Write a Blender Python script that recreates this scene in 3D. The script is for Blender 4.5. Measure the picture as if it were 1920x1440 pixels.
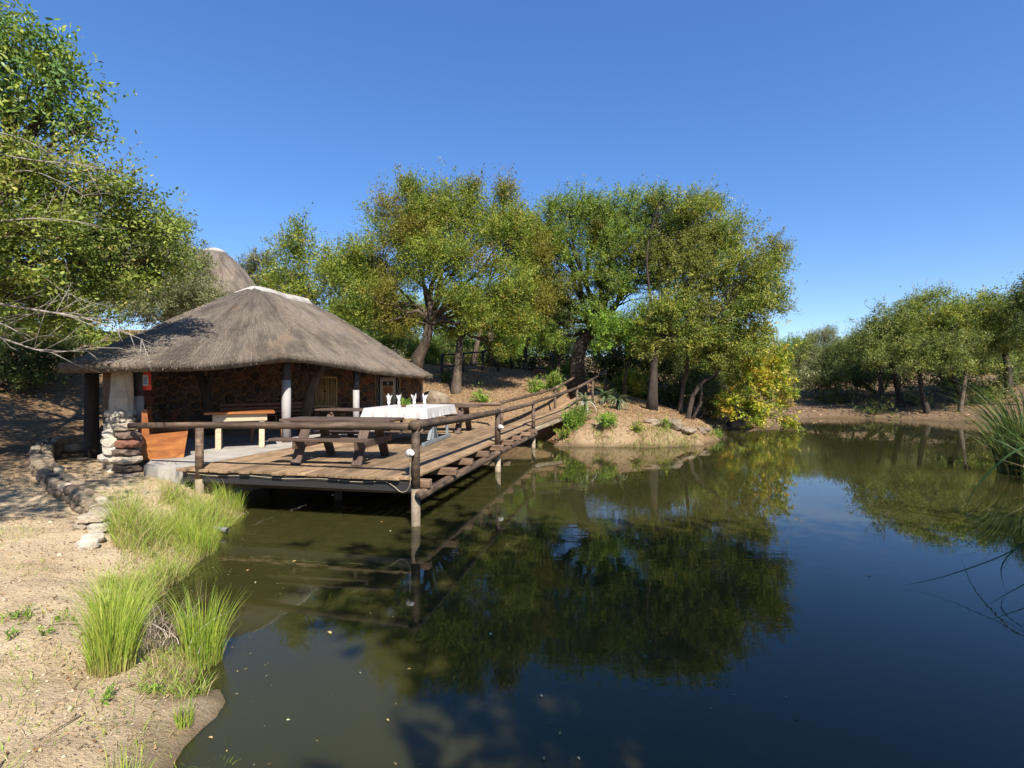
import bpy, bmesh, math, random
import numpy as np
from mathutils import Vector, Matrix, Quaternion

random.seed(7)
RNG = np.random.default_rng(11)
SC = bpy.context.scene
COL = SC.collection
for o in list(bpy.data.objects):
    bpy.data.objects.remove(o)

# ------------------------------------------------------------------ camera, sky, sun, exposure
EYE = 2.1
F = 1000.0
cam_data = bpy.data.cameras.new('camera')
cam_data.sensor_width = 36.0
cam_data.lens = 36.0 * F / 1920.0
cam_data.clip_end = 3000
cam = bpy.data.objects.new('camera', cam_data)
COL.objects.link(cam)
cam.location = (0, 0, EYE)
cam.rotation_euler = (math.radians(90), 0, 0)
SC.camera = cam

SUN_EL = math.radians(45)
SUN_AZ = math.radians(159)           # clockwise from +Y: behind the camera, a little to the right
TO_SUN = Vector((math.sin(SUN_AZ) * math.cos(SUN_EL), math.cos(SUN_AZ) * math.cos(SUN_EL), math.sin(SUN_EL)))
world = bpy.data.worlds.new('World')
SC.world = world
world.use_nodes = True
wn = world.node_tree
wn.nodes.clear()
w_out = wn.nodes.new('ShaderNodeOutputWorld')
w_bg = wn.nodes.new('ShaderNodeBackground')
w_sky = wn.nodes.new('ShaderNodeTexSky')
w_sky.sky_type = 'NISHITA'
w_sky.sun_disc = False
w_sky.sun_elevation = SUN_EL
w_sky.sun_rotation = SUN_AZ
w_sky.altitude = 1500
w_sky.air_density = 1.0
w_sky.dust_density = 0.2
w_sky.ozone_density = 4.0
w_bg.inputs['Strength'].default_value = 0.15
w_hs = wn.nodes.new('ShaderNodeHueSaturation')
w_hs.inputs['Saturation'].default_value = 1.42
w_hs.inputs['Hue'].default_value = 0.512
w_gm = wn.nodes.new('ShaderNodeGamma')
w_gm.inputs['Gamma'].default_value = 0.7
wn.links.new(w_sky.outputs['Color'], w_gm.inputs['Color'])
wn.links.new(w_gm.outputs['Color'], w_hs.inputs['Color'])
wn.links.new(w_hs.outputs['Color'], w_bg.inputs['Color'])
wn.links.new(w_bg.outputs['Background'], w_out.inputs['Surface'])

sun_data = bpy.data.lights.new('sun', 'SUN')
sun_data.energy = 4.7
sun_data.angle = math.radians(0.5)
sun_data.color = (1.0, 0.93, 0.82)
sun = bpy.data.objects.new('sun', sun_data)
COL.objects.link(sun)
sun.rotation_euler = (-TO_SUN).to_track_quat('-Z', 'Y').to_euler()
sun.location = TO_SUN * 60

SC.view_settings.view_transform = 'Standard'
SC.view_settings.look = 'None'
SC.view_settings.exposure = 1.1
SC.view_settings.gamma = 1.0
SC.render.engine = 'CYCLES'
SC.cycles.max_bounces = 6
SC.cycles.use_denoising = True

# ------------------------------------------------------------------ helpers
def P(u, v, d):
    """a point seen along photograph column u and row v, d metres in front of the camera"""
    return Vector(((u - 960) / F * d, d, EYE + (720 - v) / F * d))

def tag(o, label=None, cat=None, group=None, kind=None):
    if label: o['label'] = label
    if cat: o['category'] = cat
    if group: o['group'] = group
    if kind: o['kind'] = kind
    return o

ROOT_MATRIX = {}
def thing(name, label, cat, loc=(0, 0, 0), rz=0.0, group=None):
    o = bpy.data.objects.new(name, None)
    COL.objects.link(o)
    o.empty_display_size = 0.2
    o.location = loc
    o.rotation_euler = (0, 0, rz)
    ROOT_MATRIX[o.name] = Matrix.Translation(Vector(loc)) @ Matrix.Rotation(rz, 4, 'Z')
    return tag(o, label, cat, group)

def link(name, me, mat, parent=None, M=None, local=False):
    """one mesh object; world coordinates unless local"""
    o = bpy.data.objects.new(name, me)
    COL.objects.link(o)
    if mat is not None and not me.materials:
        me.materials.append(mat)
    if parent is not None:
        o.parent = parent
        if not local:
            o.matrix_parent_inverse = ROOT_MATRIX[parent.name].inverted()
    M = M if M is not None else Matrix.Identity(4)
    o.matrix_basis = M
    if parent is not None and local:
        ROOT_MATRIX[o.name] = ROOT_MATRIX[parent.name] @ M
    else:
        ROOT_MATRIX[o.name] = M
    return o

def mesh_np(name, V, faces_n, idx, smooth=False, col=None, uv=None):
    """fast mesh: V (N,3), faces all with faces_n corners, idx (M,faces_n)"""
    V = np.asarray(V, dtype=np.float32)
    idx = np.asarray(idx, dtype=np.int32)
    m = len(idx)
    me = bpy.data.meshes.new(name)
    me.vertices.add(len(V))
    me.vertices.foreach_set('co', V.ravel())
    me.loops.add(m * faces_n)
    me.loops.foreach_set('vertex_index', idx.ravel())
    me.polygons.add(m)
    me.polygons.foreach_set('loop_start', np.arange(0, m * faces_n, faces_n, dtype=np.int32))
    if smooth:
        me.polygons.foreach_set('use_smooth', np.ones(m, dtype=bool))
    if col is not None:
        a = me.color_attributes.new('Col', 'FLOAT_COLOR', 'POINT')
        c4 = np.ones((len(V), 4), dtype=np.float32)
        c4[:, :3] = col
        a.data.foreach_set('color', c4.ravel())
    if uv is not None:
        l = me.uv_layers.new(name='UVMap')
        l.data.foreach_set('uv', np.asarray(uv, dtype=np.float32)[idx.ravel()].ravel())
    me.update(calc_edges=True)
    return me

def mesh_py(name, V, faces, smooth=False):
    me = bpy.data.meshes.new(name)
    me.from_pydata([tuple(v) for v in V], [], faces)
    if smooth:
        for p in me.polygons: p.use_smooth = True
    me.update()
    return me

def frame_x(p0, p1, up=(0, 0, 1)):
    """matrix whose X runs from p0 to p1"""
    p0 = Vector(p0); p1 = Vector(p1)
    x = (p1 - p0).normalized()
    up = Vector(up)
    if abs(x.dot(up)) > 0.98: up = Vector((0, 1, 0))
    y = up.cross(x).normalized()
    z = x.cross(y)
    M = Matrix((x, y, z)).transposed().to_4x4()
    M.translation = p0
    return M

_box_cache = {}
def box_mesh(L, w, h, bev=0.006, mat=None, center=False):
    key = (round(L, 3), round(w, 3), round(h, 3), bev, mat.name if mat else '', center)
    if key in _box_cache: return _box_cache[key]
    bm = bmesh.new()
    bmesh.ops.create_cube(bm, size=1.0)
    for v in bm.verts:
        v.co = Vector((v.co.x * L + (0 if center else L / 2), v.co.y * w, v.co.z * h))
    if bev > 0:
        bmesh.ops.bevel(bm, geom=bm.edges[:], offset=bev, segments=1, affect='EDGES')
    me = bpy.data.meshes.new('box')
    bm.to_mesh(me); bm.free()
    if mat: me.materials.append(mat)
    _box_cache[key] = me
    return me

def beam(name, p0, p1, w, h, mat, parent, up=(0, 0, 1), bev=0.006, local=False):
    L = (Vector(p1) - Vector(p0)).length
    return link(name, box_mesh(L, w, h, bev, mat), mat, parent, frame_x(p0, p1, up), local)

def tube_data(path, radii, n=8, wob=0.0, rnd=random, cap=True):
    path = [Vector(p) for p in path]
    V, Fc = [], []
    ref = None
    for i, p in enumerate(path):
        t = (path[min(i + 1, len(path) - 1)] - path[max(i - 1, 0)])
        if t.length < 1e-6: t = Vector((0, 0, 1))
        t.normalize()
        if ref is None:
            ref = Vector((1, 0, 0)) if abs(t.x) < 0.8 else Vector((0, 1, 0))
        a = (ref - t * ref.dot(t)).normalized()
        ref = a
        b = t.cross(a)
        for k in range(n):
            ang = 2 * math.pi * k / n
            r = radii[i] * (1 + wob * rnd.uniform(-1, 1))
            V.append(p + a * (math.cos(ang) * r) + b * (math.sin(ang) * r))
    for i in range(len(path) - 1):
        for k in range(n):
            Fc.append((i * n + k, i * n + (k + 1) % n, (i + 1) * n + (k + 1) % n, (i + 1) * n + k))
    if cap:
        Fc.append(tuple(range(n))[::-1])
        Fc.append(tuple((len(path) - 1) * n + k for k in range(n)))
    return V, Fc

def merge(parts):
    V, Fc = [], []
    for v, f in parts:
        b = len(V)
        V += v
        Fc += [tuple(i + b for i in q) for q in f]
    return V, Fc

def tube(name, path, radii, mat, parent=None, n=8, wob=0.0, local=False):
    v, f = tube_data(path, radii, n, wob)
    return link(name, mesh_py(name, v, f, True), mat, parent, None, local)

def log(name, p0, p1, r0, r1, mat, parent, n=12, segs=8, wob=0.03, bend=0.0):
    L = (Vector(p1) - Vector(p0)).length
    path, rad = [], []
    ph = random.uniform(0, 6)
    for i in range(segs + 1):
        t = i / segs
        path.append((L * t, bend * math.sin(t * 3.1 + ph) * .6, bend * math.sin(t * 4.3 + ph)))
        rad.append((r0 + (r1 - r0) * t) * (1 + random.uniform(-wob, wob)))
    v, f = tube_data(path, rad, n, wob * .4)
    return link(name, mesh_py(name, v, f, True), mat, parent, frame_x(p0, p1))

def lathe_data(profile, n=16, c=(0, 0, 0)):
    V, Fc = [], []
    for r, z in profile:
        for k in range(n):
            a = 2 * math.pi * k / n
            V.append(Vector((c[0] + r * math.cos(a), c[1] + r * math.sin(a), c[2] + z)))
    for i in range(len(profile) - 1):
        for k in range(n):
            Fc.append((i * n + k, i * n + (k + 1) % n, (i + 1) * n + (k + 1) % n, (i + 1) * n + k))
    Fc.append(tuple(range(n))[::-1])
    Fc.append(tuple((len(profile) - 1) * n + k for k in range(n)))
    return V, Fc

def catmull(pts, n, closed=True):
    pts = [np.array(p, dtype=float) for p in pts]
    out = []
    m = len(pts)
    rng_ = range(m) if closed else range(m - 1)
    for i in rng_:
        if closed:
            p0, p1, p2, p3 = pts[(i - 1) % m], pts[i], pts[(i + 1) % m], pts[(i + 2) % m]
        else:
            p0, p1, p2, p3 = pts[max(i - 1, 0)], pts[i], pts[i + 1], pts[min(i + 2, m - 1)]
        for k in range(n):
            t = k / n
            out.append(.5 * ((2 * p1) + (-p0 + p2) * t + (2 * p0 - 5 * p1 + 4 * p2 - p3) * t * t + (-p0 + 3 * p1 - 3 * p2 + p3) * t ** 3))
    if not closed: out.append(pts[-1])
    return np.array(out)

def hash2(ix, iy, s):
    h = (ix * 374761393 + iy * 668265263 + s * 1442695041) & 0xFFFFFFFF
    h = ((h ^ (h >> 13)) * 1274126177) & 0xFFFFFFFF
    return ((h ^ (h >> 16)) & 0xFFFF) / 65535.0

def vnoise(x, y, s=0):
    ix = np.floor(x).astype(np.int64); iy = np.floor(y).astype(np.int64)
    fx = x - ix; fy = y - iy
    fx = fx * fx * (3 - 2 * fx); fy = fy * fy * (3 - 2 * fy)
    return ((hash2(ix, iy, s) * (1 - fx) + hash2(ix + 1, iy, s) * fx) * (1 - fy)
            + (hash2(ix, iy + 1, s) * (1 - fx) + hash2(ix + 1, iy + 1, s) * fx) * fy)

# ------------------------------------------------------------------ materials
def new_mat(name):
    m = bpy.data.materials.new(name)
    m.use_nodes = True
    nt = m.node_tree
    nt.nodes.clear()
    out = nt.nodes.new('ShaderNodeOutputMaterial')
    b = nt.nodes.new('ShaderNodeBsdfPrincipled')
    nt.links.new(b.outputs[0], out.inputs['Surface'])
    return m, nt, b, out

def N(nt, kind, **kw):
    n = nt.nodes.new(kind)
    for k, v in kw.items():
        if k in n.inputs: n.inputs[k].default_value = v
        else: setattr(n, k, v)
    return n

def ramp(nt, fac, stops):
    r = nt.nodes.new('ShaderNodeValToRGB')
    e = r.color_ramp.elements
    while len(e) < len(stops): e.new(0.5)
    for el, (p, c) in zip(e, stops):
        el.position = p
        el.color = (*c, 1)
    nt.links.new(fac, r.inputs['Fac'])
    return r.outputs['Color']

def mixc(nt, fac, a, b, blend='MIX'):
    m = nt.nodes.new('ShaderNodeMix')
    m.data_type = 'RGBA'; m.blend_type = blend
    for sock, val in ((m.inputs[0], fac), (m.inputs[6], a), (m.inputs[7], b)):
        if isinstance(val, (int, float)): sock.default_value = val
        elif isinstance(val, tuple): sock.default_value = (*val, 1)
        else: nt.links.new(val, sock)
    return m.outputs[2]

def coords(nt, scale=(1, 1, 1), kind='Object', rand=True):
    tc = nt.nodes.new('ShaderNodeTexCoord')
    mp = nt.nodes.new('ShaderNodeMapping')
    mp.inputs['Scale'].default_value = scale
    nt.links.new(tc.outputs[kind], mp.inputs['Vector'])
    if rand:
        oi = nt.nodes.new('ShaderNodeObjectInfo')
        m = nt.nodes.new('ShaderNodeMath'); m.operation = 'MULTIPLY'; m.inputs[1].default_value = 37.0
        nt.links.new(oi.outputs['Random'], m.inputs[0])
        cb = nt.nodes.new('ShaderNodeCombineXYZ')
        for k in range(3): nt.links.new(m.outputs[0], cb.inputs[k])
        nt.links.new(cb.outputs[0], mp.inputs['Location'])
        return mp.outputs[0], oi.outputs['Random']
    return mp.outputs[0], None

def noise(nt, vec, scale, detail=6, rough=0.6, dist=0.0):
    n = N(nt, 'ShaderNodeTexNoise', Scale=scale, Detail=detail, Roughness=rough, Distortion=dist)
    nt.links.new(vec, n.inputs['Vector'])
    return n.outputs['Fac']

def bump(nt, b, h, strength=0.4, dist=0.02):
    n = N(nt, 'ShaderNodeBump', Strength=strength, Distance=dist)
    nt.links.new(h, n.inputs['Height'])
    nt.links.new(n.outputs[0], b.inputs['Normal'])

def mat_wood(name, dark, mid, light, grain=(1.5, 30, 30), rough=0.75, tint=0.35, bmp=0.5):
    m, nt, b, _ = new_mat(name)
    vec, rnd = coords(nt, grain)
    g = noise(nt, vec, 1.0, 8, 0.65, 0.6)
    c = ramp(nt, g, [(0.28, dark), (0.5, mid), (0.72, light)])
    v2, _ = coords(nt, (2.2, 2.2, 2.2))
    blot = noise(nt, v2, 1.3, 4, 0.6)
    c = mixc(nt, ramp(nt, blot, [(0.35, (0, 0, 0)), (0.7, (.75, .75, .75))]), c, dark)
    sh = ramp(nt, rnd, [(0, (1 - tint,) * 3), (1, (1 + tint,) * 3)])
    c = mixc(nt, 1.0, c, sh, 'MULTIPLY')
    nt.links.new(c, b.inputs['Base Color'])
    b.inputs['Roughness'].default_value = rough
    bump(nt, b, g, bmp, 0.008)
    return m

def mat_noise(name, stops, scale=6, rough=0.85, bmp=0.4, bdist=0.02, tint=0.0, detail=8, sc=(1, 1, 1), fine=None):
    m, nt, b, _ = new_mat(name)
    vec, rnd = coords(nt, sc)
    g = noise(nt, vec, scale, detail, 0.62)
    c = ramp(nt, g, stops)
    if tint:
        sh = ramp(nt, rnd, [(0, (1 - tint,) * 3), (1, (1 + tint,) * 3)])
        c = mixc(nt, 1.0, c, sh, 'MULTIPLY')
    nt.links.new(c, b.inputs['Base Color'])
    b.inputs['Roughness'].default_value = rough
    h = g if fine is None else noise(nt, vec, fine, 6, 0.6)
    bump(nt, b, h, bmp, bdist)
    return m

def mat_flat(name, c, rough=0.6, metallic=0.0, var=0.12, scale=9):
    k = tuple(max(0, x * (1 - var)) for x in c)
    l = tuple(min(1, x * (1 + var)) for x in c)
    m = mat_noise(name, [(0.3, k), (0.7, l)], scale, rough, 0.1, 0.004)
    m.node_tree.nodes['Principled BSDF'].inputs['Metallic'].default_value = metallic
    return m

def mat_leaf(name, rough=0.5, trans=0.38, spec=0.22):
    m, nt, b, out = new_mat(name)
    a = N(nt, 'ShaderNodeVertexColor', layer_name='Col')
    nt.links.new(a.outputs['Color'], b.inputs['Base Color'])
    b.inputs['Roughness'].default_value = rough
    b.inputs['Specular IOR Level'].default_value = spec
    t = nt.nodes.new('ShaderNodeBsdfTranslucent')
    tc = mixc(nt, 1.0, a.outputs['Color'], (1.15, 1.2, 0.55), 'MULTIPLY')
    nt.links.new(tc, t.inputs['Color'])
    mx = nt.nodes.new('ShaderNodeMixShader')
    mx.inputs[0].default_value = trans
    nt.links.new(b.outputs[0], mx.inputs[1]); nt.links.new(t.outputs[0], mx.inputs[2])
    nt.links.new(mx.outputs[0], out.inputs['Surface'])
    return m

M_LEAF = mat_leaf('leaf')
M_LEAF_GLOSS = mat_leaf('leaf_glossy', 0.42, 0.3, 0.3)
M_GRASS = mat_leaf('grass_blade', 0.5, 0.35, 0.3)
M_LITTER = mat_leaf('litter', 0.8, 0.1, 0.1)
M_BARK = mat_noise('bark', [(0.3, (.035, .024, .016)), (0.55, (.10, .072, .048)), (0.75, (.19, .15, .11))], 5, 0.9, 0.9, 0.04, 0.25, sc=(1, 1, .35), fine=14)
M_BARK_DARK = mat_noise('bark_dark', [(0.3, (.016, .011, .008)), (0.6, (.045, .032, .022)), (0.8, (.085, .065, .045))], 6, 0.9, 0.9, 0.04, 0.2, sc=(1, 1, .35), fine=14)
M_TWIG = mat_noise('dry_twig', [(0.3, (.15, .13, .11)), (0.7, (.34, .30, .26))], 9, 0.85, 0.4, 0.01)
M_DECK = mat_wood('deck_plank', (.10, .058, .030), (.265, .172, .092), (.44, .315, .185), (1.0, 24, 24), 0.8, 0.3, .8)
M_DECKEND = M_DECK
M_LOG = mat_wood('log', (.026, .015, .010), (.10, .062, .037), (.27, .19, .125), (1.0, 16, 16), 0.75, 0.25, 1.0)
M_PILE = mat_wood('weathered_pile', (.13, .10, .07), (.33, .26, .18), (.48, .40, .29), (1.2, 20, 20), 0.85, 0.15, 0.8)
M_JOIST = mat_wood('joist', (.06, .035, .022), (.17, .10, .06), (.30, .20, .13), (1.5, 16, 16), 0.8, 0.25, 0.6)
M_PICNIC = mat_wood('picnic_wood', (.035, .021, .014), (.095, .058, .04), (.18, .12, .09), (1.2, 26, 26), 0.65, 0.2, 0.5)
M_VARNISH = mat_wood('varnished_wood', (.15, .042, .010), (.32, .112, .024), (.44, .19, .05), (1.4, 9, 9), 0.45, 0.08, 0.2)
M_PALEWOOD = mat_wood('pale_wood', (.30, .24, .15), (.46, .38, .26), (.58, .50, .36), (1.2, 20, 20), 0.75, 0.12, 0.4)
M_BENCHWOOD = mat_wood('red_wood', (.12, .035, .014), (.24, .075, .028), (.34, .12, .05), (1.0, 14, 14), 0.45, 0.1, 0.2)
M_WHITEPAINT = mat_flat('whitewash', (.28, .265, .26), 0.8, 0, 0.12, 5)
M_BLACKPAINT = mat_flat('black_paint', (.018, .018, .024), 0.6, 0, 0.3)
M_GREYPAINT = mat_flat('grey_blue_paint', (.15, .17, .185), 0.6)
M_CLOTH = mat_flat('white_cloth', (.43, .41, .395), 0.9, 0, 0.05, 20)
M_NAPKIN = mat_flat('napkin', (.52, .51, .51), 0.9, 0, 0.02)
M_CEMENT = mat_noise('concrete', [(0.3, (.22, .20, .18)), (0.6, (.34, .315, .28)), (0.8, (.42, .39, .35))], 2.2, 0.9, 0.35, 0.01, fine=40)
M_CAP = mat_noise('cement_ridge', [(0.25, (.20, .18, .155)), (0.55, (.36, .34, .31)), (0.8, (.44, .42, .385))], 3, 0.9, 0.5, 0.02, fine=18)
M_MORTAR = mat_noise('mortar', [(0.3, (.17, .09, .042)), (0.7, (.29, .165, .085))], 8, 0.95, 0.6, 0.02, fine=30)
M_STONE = mat_noise('wall_stone', [(0.25, (.035, .024, .018)), (0.5, (.085, .058, .044)), (0.75, (.16, .11, .08))], 5, 0.85, 0.6, 0.02, 0.45, fine=16)
M_STONE_RED = mat_noise('red_stone', [(0.25, (.10, .04, .025)), (0.6, (.21, .09, .055)), (0.8, (.28, .15, .10))], 5, 0.85, 0.6, 0.02, 0.25, fine=16)
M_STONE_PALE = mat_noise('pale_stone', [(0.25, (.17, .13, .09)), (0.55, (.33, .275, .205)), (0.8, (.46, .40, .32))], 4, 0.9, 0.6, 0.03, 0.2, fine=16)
M_PIER = mat_noise('whitewashed_stone', [(0.25, (.28, .235, .18)), (0.5, (.43, .38, .31)), (0.8, (.54, .49, .42))], 4, 0.9, 0.7, 0.04, 0.12, fine=14)
M_ROCK = mat_noise('rock', [(0.25, (.09, .066, .045)), (0.55, (.22, .17, .115)), (0.8, (.34, .28, .20))], 3, 0.9, 0.8, 0.05, 0.15, fine=12)
M_RED = mat_flat('extinguisher_red', (.50, .03, .02), 0.35, 0, 0.05)
M_WHITE = mat_flat('white_plastic', (.40, .39, .37), 0.4, 0, 0.03)
M_BLUE = mat_flat('label_blue', (.06, .16, .42), 0.5, 0, 0.05)
M_PIPE = mat_flat('grey_pipe', (.17, .17, .19), 0.5)
M_IRON = mat_flat('black_iron', (.02, .018, .018), 0.6)
M_CANE = mat_wood('cane', (.34, .23, .10), (.58, .43, .21), (.70, .56, .32), (1, 10, 10), 0.6, 0.25, 0.2)
M_DOORPALE = mat_flat('door_pale', (.42, .42, .38), 0.7)
M_DOORDARK = mat_flat('door_dark', (.03, .022, .02), 0.7)
M_RUST = mat_flat('painted_rust_red', (.27, .095, .06), 0.8)
M_TAN = mat_flat('painted_tan', (.36, .26, .15), 0.8)
M_ROOFGREY = mat_flat('grey_roof', (.42, .41, .40), 0.7)
M_GLASS = mat_flat('drinking_glass', (.75, .78, .78), 0.08, 0, 0.02)

# thatch: streaks run down the slope (v of the UV), grey with ochre worn patches
def mat_thatch():
    m, nt, b, _ = new_mat('thatch')
    vec, _ = coords(nt, (22, 1.6, 1), 'UV', False)
    g = noise(nt, vec, 1.0, 9, 0.7, 0.4)
    v2, _ = coords(nt, (55, 9, 1), 'UV', False)
    fine = noise(nt, v2, 1.0, 5, 0.7)
    c = ramp(nt, g, [(0.25, (.12, .10, .082)), (0.5, (.27, .228, .187)), (0.75, (.46, .395, .32))])
    c = mixc(nt, 0.55, c, ramp(nt, fine, [(0.35, (.45, .43, .42)), (0.65, (1.5, 1.45, 1.38))]), 'MULTIPLY')
    v3, _ = coords(nt, (.5, .42, 1), 'UV', False)
    big = noise(nt, v3, 1.0, 5, 0.6, 0.3)
    c = mixc(nt, ramp(nt, big, [(0.53, (0, 0, 0)), (0.68, (.7, .7, .7))]), c, (.36, .25, .15))
    v4, _ = coords(nt, (1.4, .9, 1), 'UV', False)
    c = mixc(nt, ramp(nt, noise(nt, v4, 1.0, 6, .65), [(0.38, (.75, .75, .75)), (0.54, (0, 0, 0))]), c, (.115, .095, .08))
    nt.links.new(c, b.inputs['Base Color'])
    b.inputs['Roughness'].default_value = 0.95
    b.inputs['Specular IOR Level'].default_value = 0.1
    mh = nt.nodes.new('ShaderNodeMath'); mh.operation = 'ADD'
    nt.links.new(g, mh.inputs[0]); nt.links.new(fine, mh.inputs[1])
    bump(nt, b, mh.outputs[0], 1.0, 0.09)
    return m
M_THATCH = mat_thatch()
M_REEDCEIL = mat_noise('thatch_underside', [(0.3, (.09, .06, .03)), (0.7, (.22, .15, .08))], 3, 0.9, 0.4, 0.02, sc=(6, 6, 1))
M_STRAW = mat_leaf('straw', 0.9, 0.1, 0.1)

def mat_ground():
    m, nt, b, _ = new_mat('ground')
    vec, _ = coords(nt, (1, 1, 1), 'Object', False)
    n1 = noise(nt, vec, 0.8, 8, 0.6)
    n2 = noise(nt, vec, 7, 8, 0.7)
    n3 = noise(nt, vec, 38, 5, 0.7)
    sand = ramp(nt, n1, [(0.3, (.42, .315, .19)), (0.55, (.52, .41, .265)), (0.75, (.57, .465, .32))])
    c = mixc(nt, ramp(nt, n2, [(0.48, (0, 0, 0)), (0.72, (.65, .65, .65))]), sand, (.33, .235, .14))
    c = mixc(nt, ramp(nt, n3, [(0.54, (0, 0, 0)), (0.70, (.6, .6, .6))]), c, (.20, .13, .075))
    # leaf-litter colour beyond the deck (warmer), and damp mud close to the water level
    sp = nt.nodes.new('ShaderNodeSeparateXYZ')
    tc = nt.nodes.new('ShaderNodeTexCoord'); nt.links.new(tc.outputs['Object'], sp.inputs[0])
    mr = N(nt, 'ShaderNodeMapRange'); mr.inputs[1].default_value = 15; mr.inputs[2].default_value = 19
    nt.links.new(sp.outputs[1], mr.inputs[0])
    lit = ramp(nt, n2, [(0.3, (.11, .065, .034)), (0.5, (.205, .132, .072)), (0.7, (.30, .205, .118))])
    far = N(nt, 'ShaderNodeMapRange'); far.inputs[1].default_value = 9; far.inputs[2].default_value = 16  # darker litter on the far right bank, part of its shade painted in
    nt.links.new(sp.outputs[0], far.inputs[0])
    lit = mixc(nt, far.outputs[0], lit, ramp(nt, n2, [(0.3, (.06, .038, .022)), (0.5, (.13, .085, .05)), (0.7, (.24, .165, .105))]))
    lf = N(nt, 'ShaderNodeMapRange'); lf.inputs[1].default_value = -6.6; lf.inputs[2].default_value = -9.5  # browner litter towards the left, with the slope's tree shade put into the colour
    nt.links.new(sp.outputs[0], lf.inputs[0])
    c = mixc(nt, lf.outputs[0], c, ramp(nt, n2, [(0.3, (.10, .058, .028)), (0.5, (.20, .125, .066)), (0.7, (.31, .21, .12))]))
    m2 = nt.nodes.new('ShaderNodeMath'); m2.operation = 'MULTIPLY'; m2.inputs[1].default_value = 0.95
    nt.links.new(mr.outputs[0], m2.inputs[0])
    c = mixc(nt, m2.outputs[0], c, lit)
    mw = N(nt, 'ShaderNodeMapRange'); mw.inputs[1].default_value = 0.02; mw.inputs[2].default_value = 0.16
    mw.inputs[3].default_value = 0.8; mw.inputs[4].default_value = 0.0
    add = nt.nodes.new('ShaderNodeMath'); add.operation = 'MULTIPLY_ADD'; add.inputs[1].default_value = 0.18; add.inputs[2].default_value = -.09
    nt.links.new(n1, add.inputs[0])
    a2 = nt.nodes.new('ShaderNodeMath'); a2.operation = 'ADD'
    nt.links.new(sp.outputs[2], a2.inputs[0]); nt.links.new(add.outputs[0], a2.inputs[1])
    nt.links.new(a2.outputs[0], mw.inputs[0])
    c = mixc(nt, mw.outputs[0], c, (.095, .065, .036))
    nt.links.new(c, b.inputs['Base Color'])
    b.inputs['Roughness'].default_value = 0.95
    b.inputs['Specular IOR Level'].default_value = 0.15
    s = nt.nodes.new('ShaderNodeMath'); s.operation = 'ADD'
    nt.links.new(n2, s.inputs[0]); nt.links.new(n3, s.inputs[1])
    bump(nt, b, s.outputs[0], 0.9, 0.035)
    return m
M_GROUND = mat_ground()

def mat_water():
    m, nt, b, _ = new_mat('pond_water')
    vec, _ = coords(nt, (1, 1, 1), 'Object', False)
    n = noise(nt, vec, 0.35, 4, 0.5, 0.4)
    c = ramp(nt, n, [(0.35, (.024, .0245, .0075)), (0.65, (.036, .033, .0105))])
    nt.links.new(c, b.inputs['Base Color'])
    b.inputs['Roughness'].default_value = 0.015
    b.inputs['IOR'].default_value = 1.33
    b.subsurface_method = 'BURLEY'
    b.inputs['Subsurface Weight'].default_value = 1.0
    b.inputs['Subsurface Radius'].default_value = (1.0, .9, .5)
    b.inputs['Subsurface Scale'].default_value = 0.16
    b.inputs['Specular IOR Level'].default_value = 0.5
    v2, _ = coords(nt, (1.1, 2.6, 1), 'Object', False)
    w = noise(nt, v2, 2.2, 3, 0.5, 0.2)
    big = noise(nt, vec, 0.16, 3, 0.5)
    mm = nt.nodes.new('ShaderNodeMath'); mm.operation = 'MULTIPLY'
    nt.links.new(w, mm.inputs[0])
    nt.links.new(ramp(nt, big, [(0.40, (.12,) * 3), (0.62, (1.6,) * 3)]), mm.inputs[1])
    bump(nt, b, mm.outputs[0], 0.06, 0.02)
    return m
M_WATER = mat_water()

# ------------------------------------------------------------------ ground and pond
SHORE = np.array([(-1.8, 2.9), (-2.05, 3.4), (-2.35, 3.95), (-2.75, 4.3), (-3.25, 4.7), (-3.55, 5.2), (-3.6, 5.8), (-3.85, 6.6), (-4.1, 7.4),
                  (-4.25, 8.2), (-4.35, 8.7), (-4.9, 9.3), (-5.1, 10.2), (-4.9, 12), (-4.3, 14), (-3.3, 15.8), (-1.6, 16.8), (-.2, 17.3), (.8, 17.9), (2.3, 17.9), (4.0, 17.7),
                  (5.8, 18.0), (7.2, 19.0), (7.7, 20.2), (8.4, 22.6), (9.6, 24.6), (12.2, 25.8), (14.5, 27.5), (16.2, 30), (18, 32.6), (21, 32.4), (23.2, 31.4),
                  (24.6, 30.0), (25.6, 27), (25, 22), (20, 17), (13.8, 13.6), (12.2, 11.6), (9.6, 8.6), (7.0, 5.5), (5.6, 3), (3.6, 1.3), (1, .8), (-.8, 1.5)])
SHORE = catmull(SHORE, 3)
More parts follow.
